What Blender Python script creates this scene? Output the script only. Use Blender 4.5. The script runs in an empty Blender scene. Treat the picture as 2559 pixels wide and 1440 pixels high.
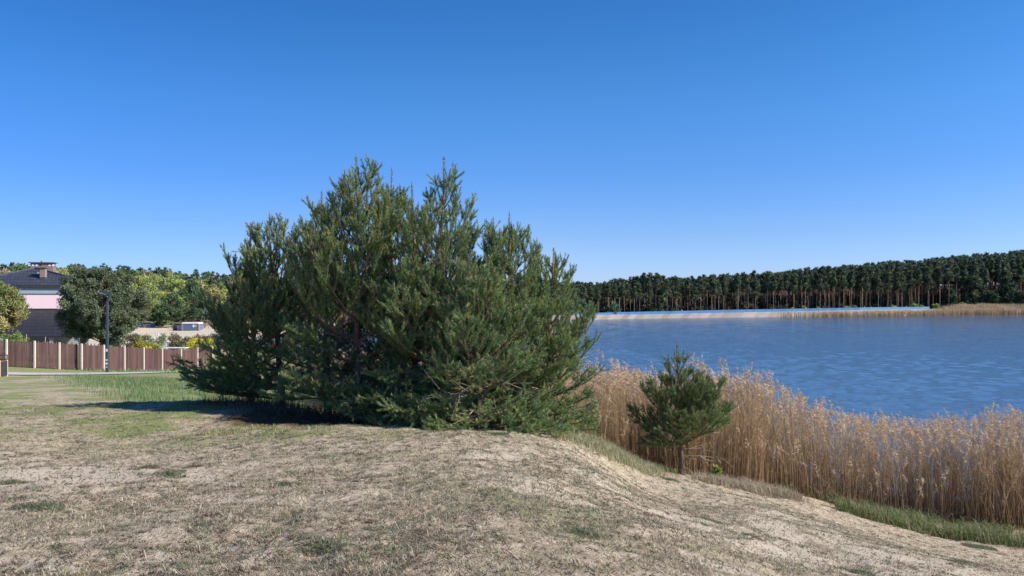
import bpy, math
import numpy as np
from mathutils import Vector

# ------------------------------------------------------------------ camera, sky, sun
F, ZC, YH, CX = 1827.0, 6.5, 750.0, 1279.5
sc = bpy.context.scene
cam = bpy.data.cameras.new("camera"); cam.sensor_width = 36.0; cam.lens = F / 2559.0 * 36.0
cam.shift_y = 30.0 / 2559.0; cam.clip_start = 0.1; cam.clip_end = 6000
camo = bpy.data.objects.new("camera", cam); sc.collection.objects.link(camo)
camo.location = (0, 0, ZC); camo.rotation_euler = (math.radians(90), 0, 0); sc.camera = camo

SUN_EL, SUN_AZ = math.radians(34), math.radians(106)      # azimuth from +Y towards +X
sv = Vector((math.sin(SUN_AZ) * math.cos(SUN_EL), math.cos(SUN_AZ) * math.cos(SUN_EL), math.sin(SUN_EL)))
w = bpy.data.worlds.new("World"); sc.world = w; w.use_nodes = True
nt = w.node_tree; nt.nodes.clear()
sky = nt.nodes.new("ShaderNodeTexSky"); sky.sky_type = 'NISHITA'; sky.sun_disc = False
sky.sun_elevation = SUN_EL; sky.sun_rotation = SUN_AZ; sky.altitude = 0
sky.air_density = 1.0; sky.dust_density = 0.3; sky.ozone_density = 2.0
# a clear saturated spring sky: the physical sky's yellow horizon is cooled by elevation
tcw = nt.nodes.new("ShaderNodeTexCoord"); sxw = nt.nodes.new("ShaderNodeSeparateXYZ"); rw = nt.nodes.new("ShaderNodeValToRGB")
nt.links.new(tcw.outputs['Generated'], sxw.inputs[0]); nt.links.new(sxw.outputs[2], rw.inputs[0]); ew = rw.color_ramp.elements
while len(ew) > 1: ew.remove(ew[-1])
for i_, (z_, c_) in enumerate([(0.0, (.58,.82,1.60)), (.027, (.60,.80,1.46)), (.082, (.52,.72,1.21)), (.162, (.395,.70,1.21)), (.239, (.341,.741,1.23)), (.312, (.274,.715,1.189)), (.367, (.237,.667,1.164)), (.9, (.20,.56,1.0))]):
    e_ = ew[0] if i_ == 0 else ew.new(z_); e_.position = z_; e_.color = (c_[0]/1.75, c_[1]/1.75, c_[2]/1.75, 1)
mw = nt.nodes.new("ShaderNodeVectorMath"); mw.operation = 'MULTIPLY'; mw2 = nt.nodes.new("ShaderNodeVectorMath"); mw2.operation = 'SCALE'; mw2.inputs['Scale'].default_value = 1.75
bg = nt.nodes.new("ShaderNodeBackground"); bg.inputs[1].default_value = 0.10
wo = nt.nodes.new("ShaderNodeOutputWorld")
nt.links.new(sky.outputs[0], mw.inputs[0]); nt.links.new(rw.outputs[0], mw.inputs[1]); nt.links.new(mw.outputs[0], mw2.inputs[0])
mrw = nt.nodes.new("ShaderNodeMapRange"); mrw.interpolation_type = 'SMOOTHSTEP'; mrw.inputs[1].default_value = -.7; mrw.inputs[2].default_value = .1; nt.links.new(sxw.outputs[0], mrw.inputs[0])
rw2 = nt.nodes.new("ShaderNodeValToRGB"); rw2.color_ramp.elements[0].color = (.66, .76, .86, 1); rw2.color_ramp.elements[1].color = (1, 1, 1, 1); nt.links.new(mrw.outputs[0], rw2.inputs[0])
mw3 = nt.nodes.new("ShaderNodeVectorMath"); mw3.operation = 'MULTIPLY'; nt.links.new(mw2.outputs[0], mw3.inputs[0]); nt.links.new(rw2.outputs[0], mw3.inputs[1])
nt.links.new(mw3.outputs[0], bg.inputs[0]); nt.links.new(bg.outputs[0], wo.inputs[0])
sl = bpy.data.lights.new("sun", 'SUN'); sl.energy = 5.0; sl.angle = math.radians(0.5); sl.color = (1.0, 0.93, 0.83)
so = bpy.data.objects.new("sun", sl); sc.collection.objects.link(so); so.rotation_euler = sv.to_track_quat('Z', 'Y').to_euler()
sc.view_settings.view_transform = 'Standard'; sc.view_settings.look = 'None'
sc.view_settings.exposure = 0.5; sc.view_settings.gamma = 1.0
sc.cycles.max_bounces = 6; sc.cycles.transparent_max_bounces = 8; sc.cycles.diffuse_bounces = 3
sc.cycles.glossy_bounces = 3; sc.cycles.transmission_bounces = 3

COL = sc.collection
R = np.random.default_rng

# ------------------------------------------------------------------ helpers
def PX(px, py, D):                      # a photo measurement at a known distance -> a world point
    return ((px - CX) / F * D, D, ZC - (py - YH) / F * D)

def mesh_from(name, V, tri=None, quad=None, col=None, mat=None, parent=None, uv=None, midx_tri=None, mats=None, smooth=False):
    V = np.asarray(V, np.float32).reshape(-1, 3)
    tri = np.zeros((0, 3), np.int32) if tri is None else np.asarray(tri, np.int32).reshape(-1, 3)
    quad = np.zeros((0, 4), np.int32) if quad is None else np.asarray(quad, np.int32).reshape(-1, 4)
    me = bpy.data.meshes.new(name)
    me.vertices.add(len(V)); me.vertices.foreach_set("co", V.ravel())
    loops = np.concatenate([tri.ravel(), quad.ravel()])
    me.loops.add(len(loops)); me.loops.foreach_set("vertex_index", loops)
    nT, nQ = len(tri), len(quad)
    me.polygons.add(nT + nQ)
    ls = np.concatenate([np.arange(nT) * 3, nT * 3 + np.arange(nQ) * 4]).astype(np.int32)
    me.polygons.foreach_set("loop_start", ls)
    me.polygons.foreach_set("loop_total", np.concatenate([np.full(nT, 3), np.full(nQ, 4)]).astype(np.int32))
    if mats:
        for m in mats: me.materials.append(m)
        if midx_tri is not None: me.polygons.foreach_set("material_index", np.asarray(midx_tri, np.int32))
    elif mat: me.materials.append(mat)
    if col is not None:
        col = np.asarray(col, np.float32)
        if col.shape[1] == 3: col = np.hstack([col, np.ones((len(col), 1), np.float32)])
        a = me.color_attributes.new("tint", 'FLOAT_COLOR', 'POINT'); a.data.foreach_set("color", col.ravel())
    me.update(calc_edges=True)
    me.polygons.foreach_set("use_smooth", np.full(nT + nQ, bool(smooth)))
    me.validate()
    o = bpy.data.objects.new(name, me); COL.objects.link(o)
    if parent: o.parent = parent
    return o

def tag(o, label=None, cat=None, group=None, kind=None):
    if label: o["label"] = label
    if cat: o["category"] = cat
    if group: o["group"] = group
    if kind: o["kind"] = kind
    return o

def empty(name, loc, label, cat, group=None, rz=0.0):
    o = bpy.data.objects.new(name, None); COL.objects.link(o); o.location = loc; o.rotation_euler = (0, 0, rz)
    o.empty_display_size = 0.3
    return tag(o, label, cat, group)

def copy_thing(o, loc, rz, scale, label, group):
    c = o.copy(); COL.objects.link(c); c.location = loc; c.rotation_euler = (0, 0, rz); c.scale = scale
    c["label"] = label; c["group"] = group
    for ch in list(o.children):
        d = ch.copy(); COL.objects.link(d); d.parent = c
    return c

class MB:                                # collects boxes, prisms and tubes into one mesh
    def __init__(s): s.v = []; s.t = []; s.q = []; s.n = 0
    def add(s, V, tri=(), quad=()):
        b = s.n; s.v += [tuple(p) for p in V]; s.n += len(V)
        s.t += [tuple(b + i for i in f) for f in tri]; s.q += [tuple(b + i for i in f) for f in quad]; return s
    def box(s, x0, x1, y0, y1, z0, z1):
        return s.add([(x0,y0,z0),(x1,y0,z0),(x1,y1,z0),(x0,y1,z0),(x0,y0,z1),(x1,y0,z1),(x1,y1,z1),(x0,y1,z1)],
            quad=[(0,3,2,1),(4,5,6,7),(0,1,5,4),(1,2,6,5),(2,3,7,6),(3,0,4,7)])
    def bar(s, a, b, wx, wy=None, up=(0,0,1)):   # rectangular bar from a to b
        wy = wy or wx; a = Vector(a); b = Vector(b); d = (b - a).normalized(); u = Vector(up)
        if abs(d.dot(u)) > .95: u = Vector((0,1,0))
        x = d.cross(u).normalized() * wx / 2; y = x.cross(d).normalized() * wy / 2
        P = [a-x-y, a+x-y, a+x+y, a-x+y, b-x-y, b+x-y, b+x+y, b-x+y]
        return s.add(P, quad=[(0,3,2,1),(4,5,6,7),(0,1,5,4),(1,2,6,5),(2,3,7,6),(3,0,4,7)])
    def tube(s, pts, rad, n=8):
        pts = [Vector(p) for p in pts]; rings = []
        for i, p in enumerate(pts):
            d = (pts[min(i+1, len(pts)-1)] - pts[max(i-1, 0)]).normalized()
            u = Vector((0,1,0)) if abs(d.z) > .9 else Vector((0,0,1))
            x = d.cross(u).normalized(); y = x.cross(d).normalized(); r = rad[i] if hasattr(rad, '__len__') else rad
            rings.append([p + x*math.cos(2*math.pi*k/n)*r + y*math.sin(2*math.pi*k/n)*r for k in range(n)])
        V = [v for rg in rings for v in rg]; Q = []
        for i in range(len(pts)-1):
            for k in range(n): Q.append((i*n+k, i*n+(k+1)%n, (i+1)*n+(k+1)%n, (i+1)*n+k))
        b = len(V); V += [pts[0], pts[-1]]; T = []
        for k in range(n): T.append((b, (k+1)%n, k)); T.append((b+1, (len(pts)-1)*n+k, (len(pts)-1)*n+(k+1)%n))
        return s.add(V, tri=T, quad=Q)
    def build(s, name, mat, parent=None, smooth=False, bevel=0):
        o = mesh_from(name, s.v, s.t, s.q, mat=mat, parent=parent, smooth=smooth)
        if bevel:
            m = o.modifiers.new("bevel", 'BEVEL'); m.width = bevel; m.segments = 2; m.limit_method = 'ANGLE'
        return o

def segs_mesh(A, B, ra, rb, n=4):         # vectorised tapered segments
    A, B = np.asarray(A, float), np.asarray(B, float); ra = np.asarray(ra, float)[:, None]; rb = np.asarray(rb, float)[:, None]
    d = B - A; L = np.linalg.norm(d, axis=1, keepdims=True); d = d / np.maximum(L, 1e-6)
    u = np.where(np.abs(d[:, 2:3]) > .9, np.array([[0, 1., 0]]), np.array([[0, 0, 1.]]))
    x = np.cross(d, u); x /= np.linalg.norm(x, axis=1, keepdims=True); y = np.cross(x, d)
    V = np.zeros((len(A), 2 * n, 3))
    for k in range(n):
        c, s = math.cos(2*math.pi*k/n), math.sin(2*math.pi*k/n); o = x*c + y*s
        V[:, k] = A + o*ra; V[:, n+k] = B + o*rb + d*rb*.5
    base = (np.arange(len(A)) * 2 * n)[:, None]
    Q = np.concatenate([base + np.array([[k, (k+1) % n, n+(k+1) % n, n+k]]) for k in range(n)])
    return V.reshape(-1, 3), Q

# value noise in numpy
_T = R(7).random((256, 256))
def vnoise(x, y):
    xi = np.floor(x).astype(int); yi = np.floor(y).astype(int); fx = x - xi; fy = y - yi
    fx = fx*fx*(3-2*fx); fy = fy*fy*(3-2*fy)
    a = _T[xi & 255, yi & 255]; b = _T[(xi+1) & 255, yi & 255]; c = _T[xi & 255, (yi+1) & 255]; d = _T[(xi+1) & 255, (yi+1) & 255]
    return (a*(1-fx)+b*fx)*(1-fy) + (c*(1-fx)+d*fx)*fy
def fbm(x, y, o=4, s=0.0):
    v = 0; a = .5; t = 0
    for i in range(o): v = v + a*vnoise(x*2**i + 17.3*i + s, y*2**i + 5.1*i + s*1.7); t += a; a *= .5
    return v / t
def sstep(a, b, x):
    t = np.clip((x - a) / (b - a), 0, 1); return t*t*(3-2*t)

# ------------------------------------------------------------------ materials
def principled(name, base=(.5,.5,.5), rough=.8, spec=.3):
    m = bpy.data.materials.new(name); m.use_nodes = True; n = m.node_tree
    p = n.nodes['Principled BSDF']; p.inputs['Base Color'].default_value = (*base, 1); p.inputs['Roughness'].default_value = rough
    p.inputs['Specular IOR Level'].default_value = spec; return m, n, p
def noise_node(n, scale, detail=4, rough=.6, coord='Object', mapscale=None):
    tc = n.nodes.new('ShaderNodeTexCoord'); no = n.nodes.new('ShaderNodeTexNoise')
    no.inputs['Scale'].default_value = scale; no.inputs['Detail'].default_value = detail; no.inputs['Roughness'].default_value = rough
    if mapscale:
        mp = n.nodes.new('ShaderNodeMapping'); mp.inputs['Scale'].default_value = mapscale
        n.links.new(tc.outputs[coord], mp.inputs[0]); n.links.new(mp.outputs[0], no.inputs['Vector'])
    else: n.links.new(tc.outputs[coord], no.inputs['Vector'])
    return no
def ramp(n, src, stops):
    r = n.nodes.new('ShaderNodeValToRGB'); e = r.color_ramp.elements
    while len(e) > 1: e.remove(e[-1])
    e[0].position = stops[0][0]; e[0].color = (*stops[0][1], 1)
    for p, c in stops[1:]:
        x = e.new(p); x.color = (*c, 1)
    n.links.new(src, r.inputs[0]); return r
def mix(n, f, a, b, mode='MIX'):
    m = n.nodes.new('ShaderNodeMix'); m.data_type = 'RGBA'; m.blend_type = mode
    for k, v in (('Factor', f), ('A', a), ('B', b)):
        i = [s for s in m.inputs if s.name == k and (s.type == 'VALUE' if k == 'Factor' else s.type == 'RGBA')][0]
        if hasattr(v, 'links'): n.links.new(v, i)
        elif isinstance(v, (int, float)): i.default_value = v
        else: i.default_value = (*v, 1)
    return [s for s in m.outputs if s.type == 'RGBA'][0]
def bump(n, p, h, strength=.5, dist=.02):
    b = n.nodes.new('ShaderNodeBump'); b.inputs['Strength'].default_value = strength; b.inputs['Distance'].default_value = dist
    n.links.new(h, b.inputs['Height']); n.links.new(b.outputs[0], p.inputs['Normal']); return b
def mottled(name, c1, c2, scale=3, rough=.85, spec=.3, bmp=0.3, mapscale=None, dist=.02):
    m, n, p = principled(name, c1, rough, spec); no = noise_node(n, scale, 6, .65, mapscale=mapscale)
    r = ramp(n, no.outputs[0], [(.3, c1), (.7, c2)]); n.links.new(r.outputs[0], p.inputs['Base Color'])
    if bmp: bump(n, p, no.outputs[0], bmp, dist)
    return m
def tinted(name, rough=.7, spec=.25, transl=0.0, nscale=None, namp=.25):
    m, n, p = principled(name, (.5,.5,.5), rough, spec)
    a = n.nodes.new('ShaderNodeVertexColor'); a.layer_name = "tint"; c = a.outputs[0]
    if nscale:
        no = noise_node(n, nscale, 3); r = ramp(n, no.outputs[0], [(.25, (1-namp,)*3), (.75, (1+namp,)*3)])
        c = mix(n, 1.0, c, r.outputs[0], 'MULTIPLY')
    n.links.new(c, p.inputs['Base Color'])
    if transl:
        t = n.nodes.new('ShaderNodeBsdfTranslucent'); n.links.new(c, t.inputs[0]); ms = n.nodes.new('ShaderNodeMixShader')
        ms.inputs[0].default_value = transl; o = n.nodes['Material Output']
        n.links.new(p.outputs[0], ms.inputs[1]); n.links.new(t.outputs[0], ms.inputs[2]); n.links.new(ms.outputs[0], o.inputs[0])
    return m

M_needle = tinted("pine_needles", .55, .22, .18)
M_bark = tinted("bark", .9, .2, 0, 18, .4)
M_leaf = tinted("leaf_clumps", .65, .3, .25)
M_grass = tinted("grass_blades", .7, .25, .25)
M_reed = tinted("reed_stalks", .75, .25, .2)

# ------------------------------------------------------------------ terrain
LAKE = np.array([(330,20),(60,20),(24,23.5),(17,23.2),(13.5,23.0),(11,23.4),(8.9,24.4),(6.5,25.6),(3.5,26.8),(0,28.5),(-5,35),(-10,46),(-15,58),
    (-20,70),(-23,80),(-33,93),(-43,112),(-47,140),(-38,175),(-15,205),(2,222)] +
    [PX(a, YH, d)[:2] for a, d in ((1420,235),(1600,253),(1780,268),(1960,283),(2200,304),(2400,320),(2559,330),(2900,345))] + [(420,330)], float)
def in_poly(x, y, P):
    ins = np.zeros(x.shape, bool); j = len(P)-1
    for i in range(len(P)):
        xi, yi = P[i]; xj, yj = P[j]
        c = ((yi > y) != (yj > y)) & (x < (xj-xi)*(y-yi)/(yj-yi+1e-12)+xi); ins ^= c; j = i
    return ins
def dist_poly(x, y, P, closed=True):
    d = np.full(x.shape, 1e9)
    for i in range(len(P) if closed else len(P)-1):
        a = P[i]; b = P[(i+1) % len(P)]; ab = b-a; t = np.clip(((x-a[0])*ab[0]+(y-a[1])*ab[1])/(ab@ab), 0, 1)
        d = np.minimum(d, np.hypot(x-a[0]-t*ab[0], y-a[1]-t*ab[1]))
    return d

FENCE = [(-54,912,47.5),(17,917,48.3),(87,920,49),(149,923,50),(204.5,925.7,51),(260,926,52.5),(311.6,926,54.3),(359.5,926,57),(405.6,924.5,59.5),(453,921,62),(494,918,63.5),(531,915,65)]
FENCE_TOP = [846,849,853,857,860,863,865.5,869,871,872.6,869,866]
ctrl = [PX(*p) for p in [
    (1280,1440,4.25),(0,1440,4.2),(2559,1440,9.0),(2100,1400,8.0),(1700,1440,4.7),(1700,1300,8.0),(1900,1300,9.6),(1500,1200,9.5),
    (1280,1200,7.6),(900,1200,7.3),(1500,1110,14.4),(1420,1092,15),(1450,1096,14.2),(1540,1137,14.5),(1580,1160,14.6),(1650,1182,15.8),(1570,1158,16.2),(1400,1092,16),(1400,1085,13.6),(1280,1080,13.2),(1070,1070,13.5),(600,1100,11.5),(300,1100,12),(0,1100,11),
    (0,1200,7.4),(300,1250,6.4),(0,1020,19),(0,975,29),(0,942,42),(300,1010,20),(300,965,31),(500,1003,21),(700,1012,18),(890,1060,14.6),
    (1600,1170,14.8),(1705,1190,17),(1620,1240,12),(1900,1218,18.8),(2100,1268,19.3),(2300,1313,19.3),(2559,1337,18.8),(2300,1380,13),(2000,1290,13.5),
    (60,936,44),(200,935,46.5),(450,930,54),(560,925,60)] + FENCE]
ctrl += [(0,-3,5.0),(-8,-5,5.0),(8,-5,4.6),(-40,-40,5.2),(40,-40,4.0),(0,-300,5),(16,0,2.6),(24,10,1.2),(30,17,.5),(60,15,.4),(300,10,.5),(300,-100,3),
    (3.5,20.5,1.7),(1.2,20,2.0),(-2,22,2.3),(-8,28,2.0),(-12,40,1.2),(-20,60,.6),(-25,78,.45),(-45,70,1.3),(-60,60,2),(-30,110,.4),(-60,130,.5),(-70,140,.5),(-75,165,1.4),(-60,190,2),
    (-100,120,1.2),(-150,100,3),(-150,200,4),(-60,240,3),(-200,300,9),(-120,320,7),(0,300,3),(0,260,2.2),(0,500,9),(-300,600,12),(-300,0,5),(-400,-300,6),(400,-400,6),
    (25,262,1.6),(60,290,1.6),(120,320,1.9),(180,340,2.4),(240,360,3),(350,380,6),(45,330,2),(90,380,3),(250,400,6),(200,450,7),(350,500,15),(300,600,17),(150,500,5),(80,500,4),(500,700,20),(500,1000,20),(0,900,10),(-600,1000,12)]
ctrl += [(-5,45,0),(10,60,0),(40,50,0),(0,120,0),(80,150,0),(150,250,0),(250,150,0)]
C = np.array(ctrl, float)
def warp(v): return np.arcsinh(v / 5.0)
cu = np.stack([warp(C[:,0]), warp(C[:,1])], 1)
def U(r2): return np.where(r2 > 0, r2*np.log(r2+1e-12), 0)
n_ = len(C); K = U(((cu[:,None]-cu[None])**2).sum(-1)) + np.eye(n_)*0.012
Pm = np.hstack([np.ones((n_,1)), cu]); A_ = np.zeros((n_+3, n_+3)); A_[:n_,:n_] = K; A_[:n_,n_:] = Pm; A_[n_:,:n_] = Pm.T
W_ = np.linalg.solve(A_, np.concatenate([C[:,2], np.zeros(3)]))
def tps(x, y):
    a, b = warp(x), warp(y); z = W_[n_] + W_[n_+1]*a + W_[n_+2]*b
    for i in range(n_): z = z + W_[i]*U((a-cu[i,0])**2 + (b-cu[i,1])**2)
    return z
NX, NY = 820, 820
gu = np.linspace(warp(-1500), warp(1500), NX); gv = np.linspace(warp(-400), warp(2500), NY)
# extra resolution in front of the camera
gx = 5*np.sinh(gu); gy = 5*np.sinh(gv)
GX, GY = np.meshgrid(gx, gy, indexing='ij')
GZ = tps(GX, GY)
inl = in_poly(GX, GY, LAKE); dl = dist_poly(GX, GY, LAKE)
GZ = np.where(inl, -np.clip(dl*.22, 0.03, 2.2), np.maximum(GZ, np.clip(dl*.2, .02, .35)))
farsh = (GY > 200) & (~inl) & (CX+F*GX/np.maximum(GY, 1) > 1290) & (CX+F*GX/np.maximum(GY, 1) < 2345) & (dl < 14)
GZ = np.where(farsh, np.minimum(GZ, -.35+.09*dl), GZ)
near = sstep(60, 15, np.hypot(GX, GY)); land = np.where(inl, 0, sstep(0, 1.5, dl))
GZ += land*near*((fbm(GX*.9, GY*.9, 3, 3)-.5)*.13 + (fbm(GX*4, GY*4, 3, 9)-.5)*.10)
# low shelf of the mound crest: hummocks
GZ += land*(1-near)*(fbm(GX*.15, GY*.15, 3, 3)-.5)*.8*sstep(100, 200, np.hypot(GX, GY))
def hgt(x, y):
    x = np.asarray(x, float); y = np.asarray(y, float)
    a = np.clip((warp(x)-gu[0])/(gu[1]-gu[0]), 0, NX-1.001); b = np.clip((warp(y)-gv[0])/(gv[1]-gv[0]), 0, NY-1.001)
    i = a.astype(int); j = b.astype(int); f = a-i; g = b-j
    return (GZ[i,j]*(1-f)+GZ[i+1,j]*f)*(1-g) + (GZ[i,j+1]*(1-f)+GZ[i+1,j+1]*f)*g
def h1(x, y): return float(hgt(np.array([x]), np.array([y]))[0])

# ground cover masks: r = green, g = bare sand, b = forest/needle litter
def masks(x, y):
    d = np.hypot(x, y); px = CX + F*x/np.maximum(y, .5)
    n1 = fbm(x*.45, y*.45, 4, 50); n2 = fbm(x*.16, y*.3, 3, 80); n3 = fbm(x*1.5, y*1.1, 4, 120)
    left = sstep(1.5, -4, x - .0*y)
    green = sstep(.50, .72, n1*.5+n3*.5 + .10*left*sstep(5, 10, y))*.6
    green = np.maximum(green, (.42+.5*sstep(.4, .62, n3))*sstep(7.5, 12, y - 1.2*np.maximum(x, 0))*sstep(2.5, -1, x))
    green = np.maximum(green, .8*sstep(17, 22, y)*sstep(-.22, -.34, x/np.maximum(y, 1))*sstep(75, 60, y)*(.6+.4*sstep(.4, .6, n3)))
    band = sstep(20, 25, y)*sstep(48, 42, y)*sstep(-4, -6, x)*sstep(-.62, -.5, x/np.maximum(y, 1))
    green = np.maximum(green, band*.95); green = np.maximum(green, sstep(40, 46, y)*sstep(75, 65, y)*sstep(-5, -8, x)*.8)
    nearpine = np.exp(-((x+.4)**2/14 + (y-12.9)**2/.7)); green = np.maximum(green, nearpine*.75*sstep(.35, .6, n3))
    sand = sstep(.47, .62, n2*.35+n3*.65)*(.55+.4*sstep(-2, 3, x))*sstep(13, 9, y-.35*np.minimum(x, 0)*0)
    sand = np.maximum(sand, np.exp(-(((x+5.1)/1.25)**2 + ((y-7.7)/.85)**2))*1.9)               # sandy hollow at the left edge
    sand = np.maximum(sand, .0*np.exp(-(((x-2.9)/1.2)**2 + ((y-13.2)/1.2)**2)))
    st = fbm((x*.94-y*.34)*.45, (x*.34+y*.94)*2.3, 4, 140)
    sand = np.maximum(sand, (1-.8*np.exp(-(((x-2.0)/1.4)**2+((y-14.2)/1.6)**2)))*sstep(-1.5, 3, x+.3*y-2)*sstep(16, 11, y)*(.05+.62*sstep(.48, .66, st)))
    sand = np.maximum(sand, .75*sstep(.54, .66, st)*sstep(10, 7, y))
    beach = sstep(82, 96, y)*sstep(158, 148, y)*sstep(-110, -95, x); sand = np.maximum(sand, beach)
    green = green*(1-np.clip(sand, 0, 1)*.8)
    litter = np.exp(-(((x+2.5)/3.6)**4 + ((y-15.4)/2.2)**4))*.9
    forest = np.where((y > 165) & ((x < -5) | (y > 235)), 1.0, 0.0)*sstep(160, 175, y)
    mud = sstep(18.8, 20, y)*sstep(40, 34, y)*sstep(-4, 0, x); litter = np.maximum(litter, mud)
    return np.clip(green, 0, 1), np.clip(sand, 0, 1), np.clip(np.maximum(litter, forest), 0, 1)
mr, mg, mb = masks(GX, GY)
mg = np.where(inl, 0.3, mg)
idx = np.arange(NX*NY).reshape(NX, NY)
Q = np.stack([idx[:-1,:-1], idx[1:,:-1], idx[1:,1:], idx[:-1,1:]], -1).reshape(-1, 4)

gm, n, p = principled("dry_sandy_turf", rough=.95, spec=.1)
att = n.nodes.new('ShaderNodeVertexColor'); att.layer_name = "tint"
sep = n.nodes.new('ShaderNodeSeparateColor'); n.links.new(att.outputs[0], sep.inputs[0])
nA = noise_node(n, 2.2, 8, .68); nB = noise_node(n, 14, 8, .7); nC = noise_node(n, 60, 5, .7); nD = noise_node(n, 5.5, 8, .72, mapscale=(1, .7, 1))
dry = ramp(n, nB.outputs[0], [(.28, (.16,.13,.095)), (.38, (.34,.28,.205)), (.50, (.53,.44,.33)), (.66, (.74,.62,.47))]).outputs[0]
dry2 = ramp(n, nD.outputs[0], [(.35, (.62,.6,.56)), (.6, (1.12,1.1,1.06))]).outputs[0]; dry = mix(n, 1.0, dry, dry2, 'MULTIPLY')
sandc = ramp(n, nB.outputs[0], [(.25, (.38,.31,.23)), (.5, (.63,.53,.40)), (.75, (.75,.64,.49))]).outputs[0]
grn = ramp(n, nC.outputs[0], [(.3, (.14,.17,.06)), (.55, (.27,.30,.12)), (.75, (.44,.43,.23))]).outputs[0]
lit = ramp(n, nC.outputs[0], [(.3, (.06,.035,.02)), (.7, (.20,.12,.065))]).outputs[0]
def edge(src, nz, lo, hi, amp):   # mask broken up by noise
    a = n.nodes.new('ShaderNodeMath'); a.operation = 'MULTIPLY_ADD'; n.links.new(nz, a.inputs[0]); a.inputs[1].default_value = amp; n.links.new(src, a.inputs[2])
    m_ = n.nodes.new('ShaderNodeMapRange'); m_.interpolation_type = 'SMOOTHSTEP'; n.links.new(a.outputs[0], m_.inputs[0])
    m_.inputs[1].default_value = lo + amp*.5; m_.inputs[2].default_value = hi + amp*.5; return m_.outputs[0]
c = mix(n, edge(sep.outputs[1], nD.outputs[0], .35, .75, 1.3), dry, sandc)
c = mix(n, edge(sep.outputs[0], nD.outputs[0], .35, .95, 1.1), c, grn)
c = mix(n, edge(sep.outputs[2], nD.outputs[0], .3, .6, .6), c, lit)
sp = ramp(n, nC.outputs[0], [(.36, (.36,.33,.29)), (.47, (1,1,1))]).outputs[0]; c = mix(n, .8, c, sp, 'MULTIPLY')
n.links.new(c, p.inputs['Base Color'])
ad = n.nodes.new('ShaderNodeMath'); ad.operation = 'ADD'; n.links.new(nB.outputs[0], ad.inputs[0]); n.links.new(nC.outputs[0], ad.inputs[1])
bump(n, p, ad.outputs[0], .9, .03)
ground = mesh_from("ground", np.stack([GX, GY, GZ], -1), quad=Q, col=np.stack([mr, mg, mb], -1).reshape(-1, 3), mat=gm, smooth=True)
tag(ground, "sandy dry turf bank sloping down to the lake", kind="structure")

# ------------------------------------------------------------------ water
wm, n, p = principled("lake_water", (.06,.125,.215), .09, .5)
p.inputs['IOR'].default_value = 1.33
w1 = noise_node(n, 2.2, 5, .6, mapscale=(.55, 1.0, 1)); w2 = noise_node(n, 4.5, 4, .6, mapscale=(.5, 1.0, 1))
mm = n.nodes.new('ShaderNodeMath'); mm.operation = 'MULTIPLY_ADD'; n.links.new(w2.outputs[0], mm.inputs[0]); mm.inputs[1].default_value = .35; n.links.new(w1.outputs[0], mm.inputs[2])
bump(n, p, mm.outputs[0], 1.0, .10)
rg = R(404)
ta = np.radians(np.concatenate([np.linspace(-52, -37, 30)[:-1], np.linspace(-37, 37, 1000), np.linspace(37, 89, 90)[1:]])); rr_ = np.exp(np.linspace(np.log(14.0), np.log(480.0), 800))
TA, RR = np.meshgrid(ta, rr_, indexing='ij'); WX, WY = RR*np.sin(TA), RR*np.cos(TA); cell = RR*(math.log(480/14)/800)
WZ = np.zeros_like(WX); NWV = 56; wl = np.exp(rg.uniform(np.log(.55), np.log(7.0), NWV)); wa = math.radians(78) + rg.normal(size=NWV)*.62; ph = rg.uniform(0, 6.28, NWV)
gust = .78 + .45*fbm(WX*.06, WY*.035, 3, 21)
for L_, a_w, p_ in zip(wl, wa, ph):
    k_ = 2*math.pi/L_; sl_ = .095*math.sqrt(2/NWV)*(1.0 if L_ < 2.2 else .28)
    WZ += sl_/k_*np.sin(k_*(WX*math.cos(a_w)+WY*math.sin(a_w)) + p_ + 1.5*fbm(WX*.2, WY*.2, 2, p_))*sstep(2.2, 4.5, L_/cell)
WZ *= gust*(.12+.88*sstep(4, 34, dist_poly(WX, WY, LAKE[19:], False)))
wi = np.arange(WX.size).reshape(WX.shape)
WQ = np.stack([wi[:-1,:-1], wi[:-1,1:], wi[1:,1:], wi[1:,:-1]], -1).reshape(-1, 4)
cxw, cyw = WX.reshape(-1)[WQ[:, 0]], WY.reshape(-1)[WQ[:, 0]]
WQ = WQ[(cyw > 2) & (cxw < 460) & (cyw < 370)][:, ::-1]
water = mesh_from("water", np.stack([WX, WY, WZ], -1), quad=WQ, mat=wm, smooth=True)
tag(water, "rippled deep blue lake between the reeds and the forest", kind="structure")

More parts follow.
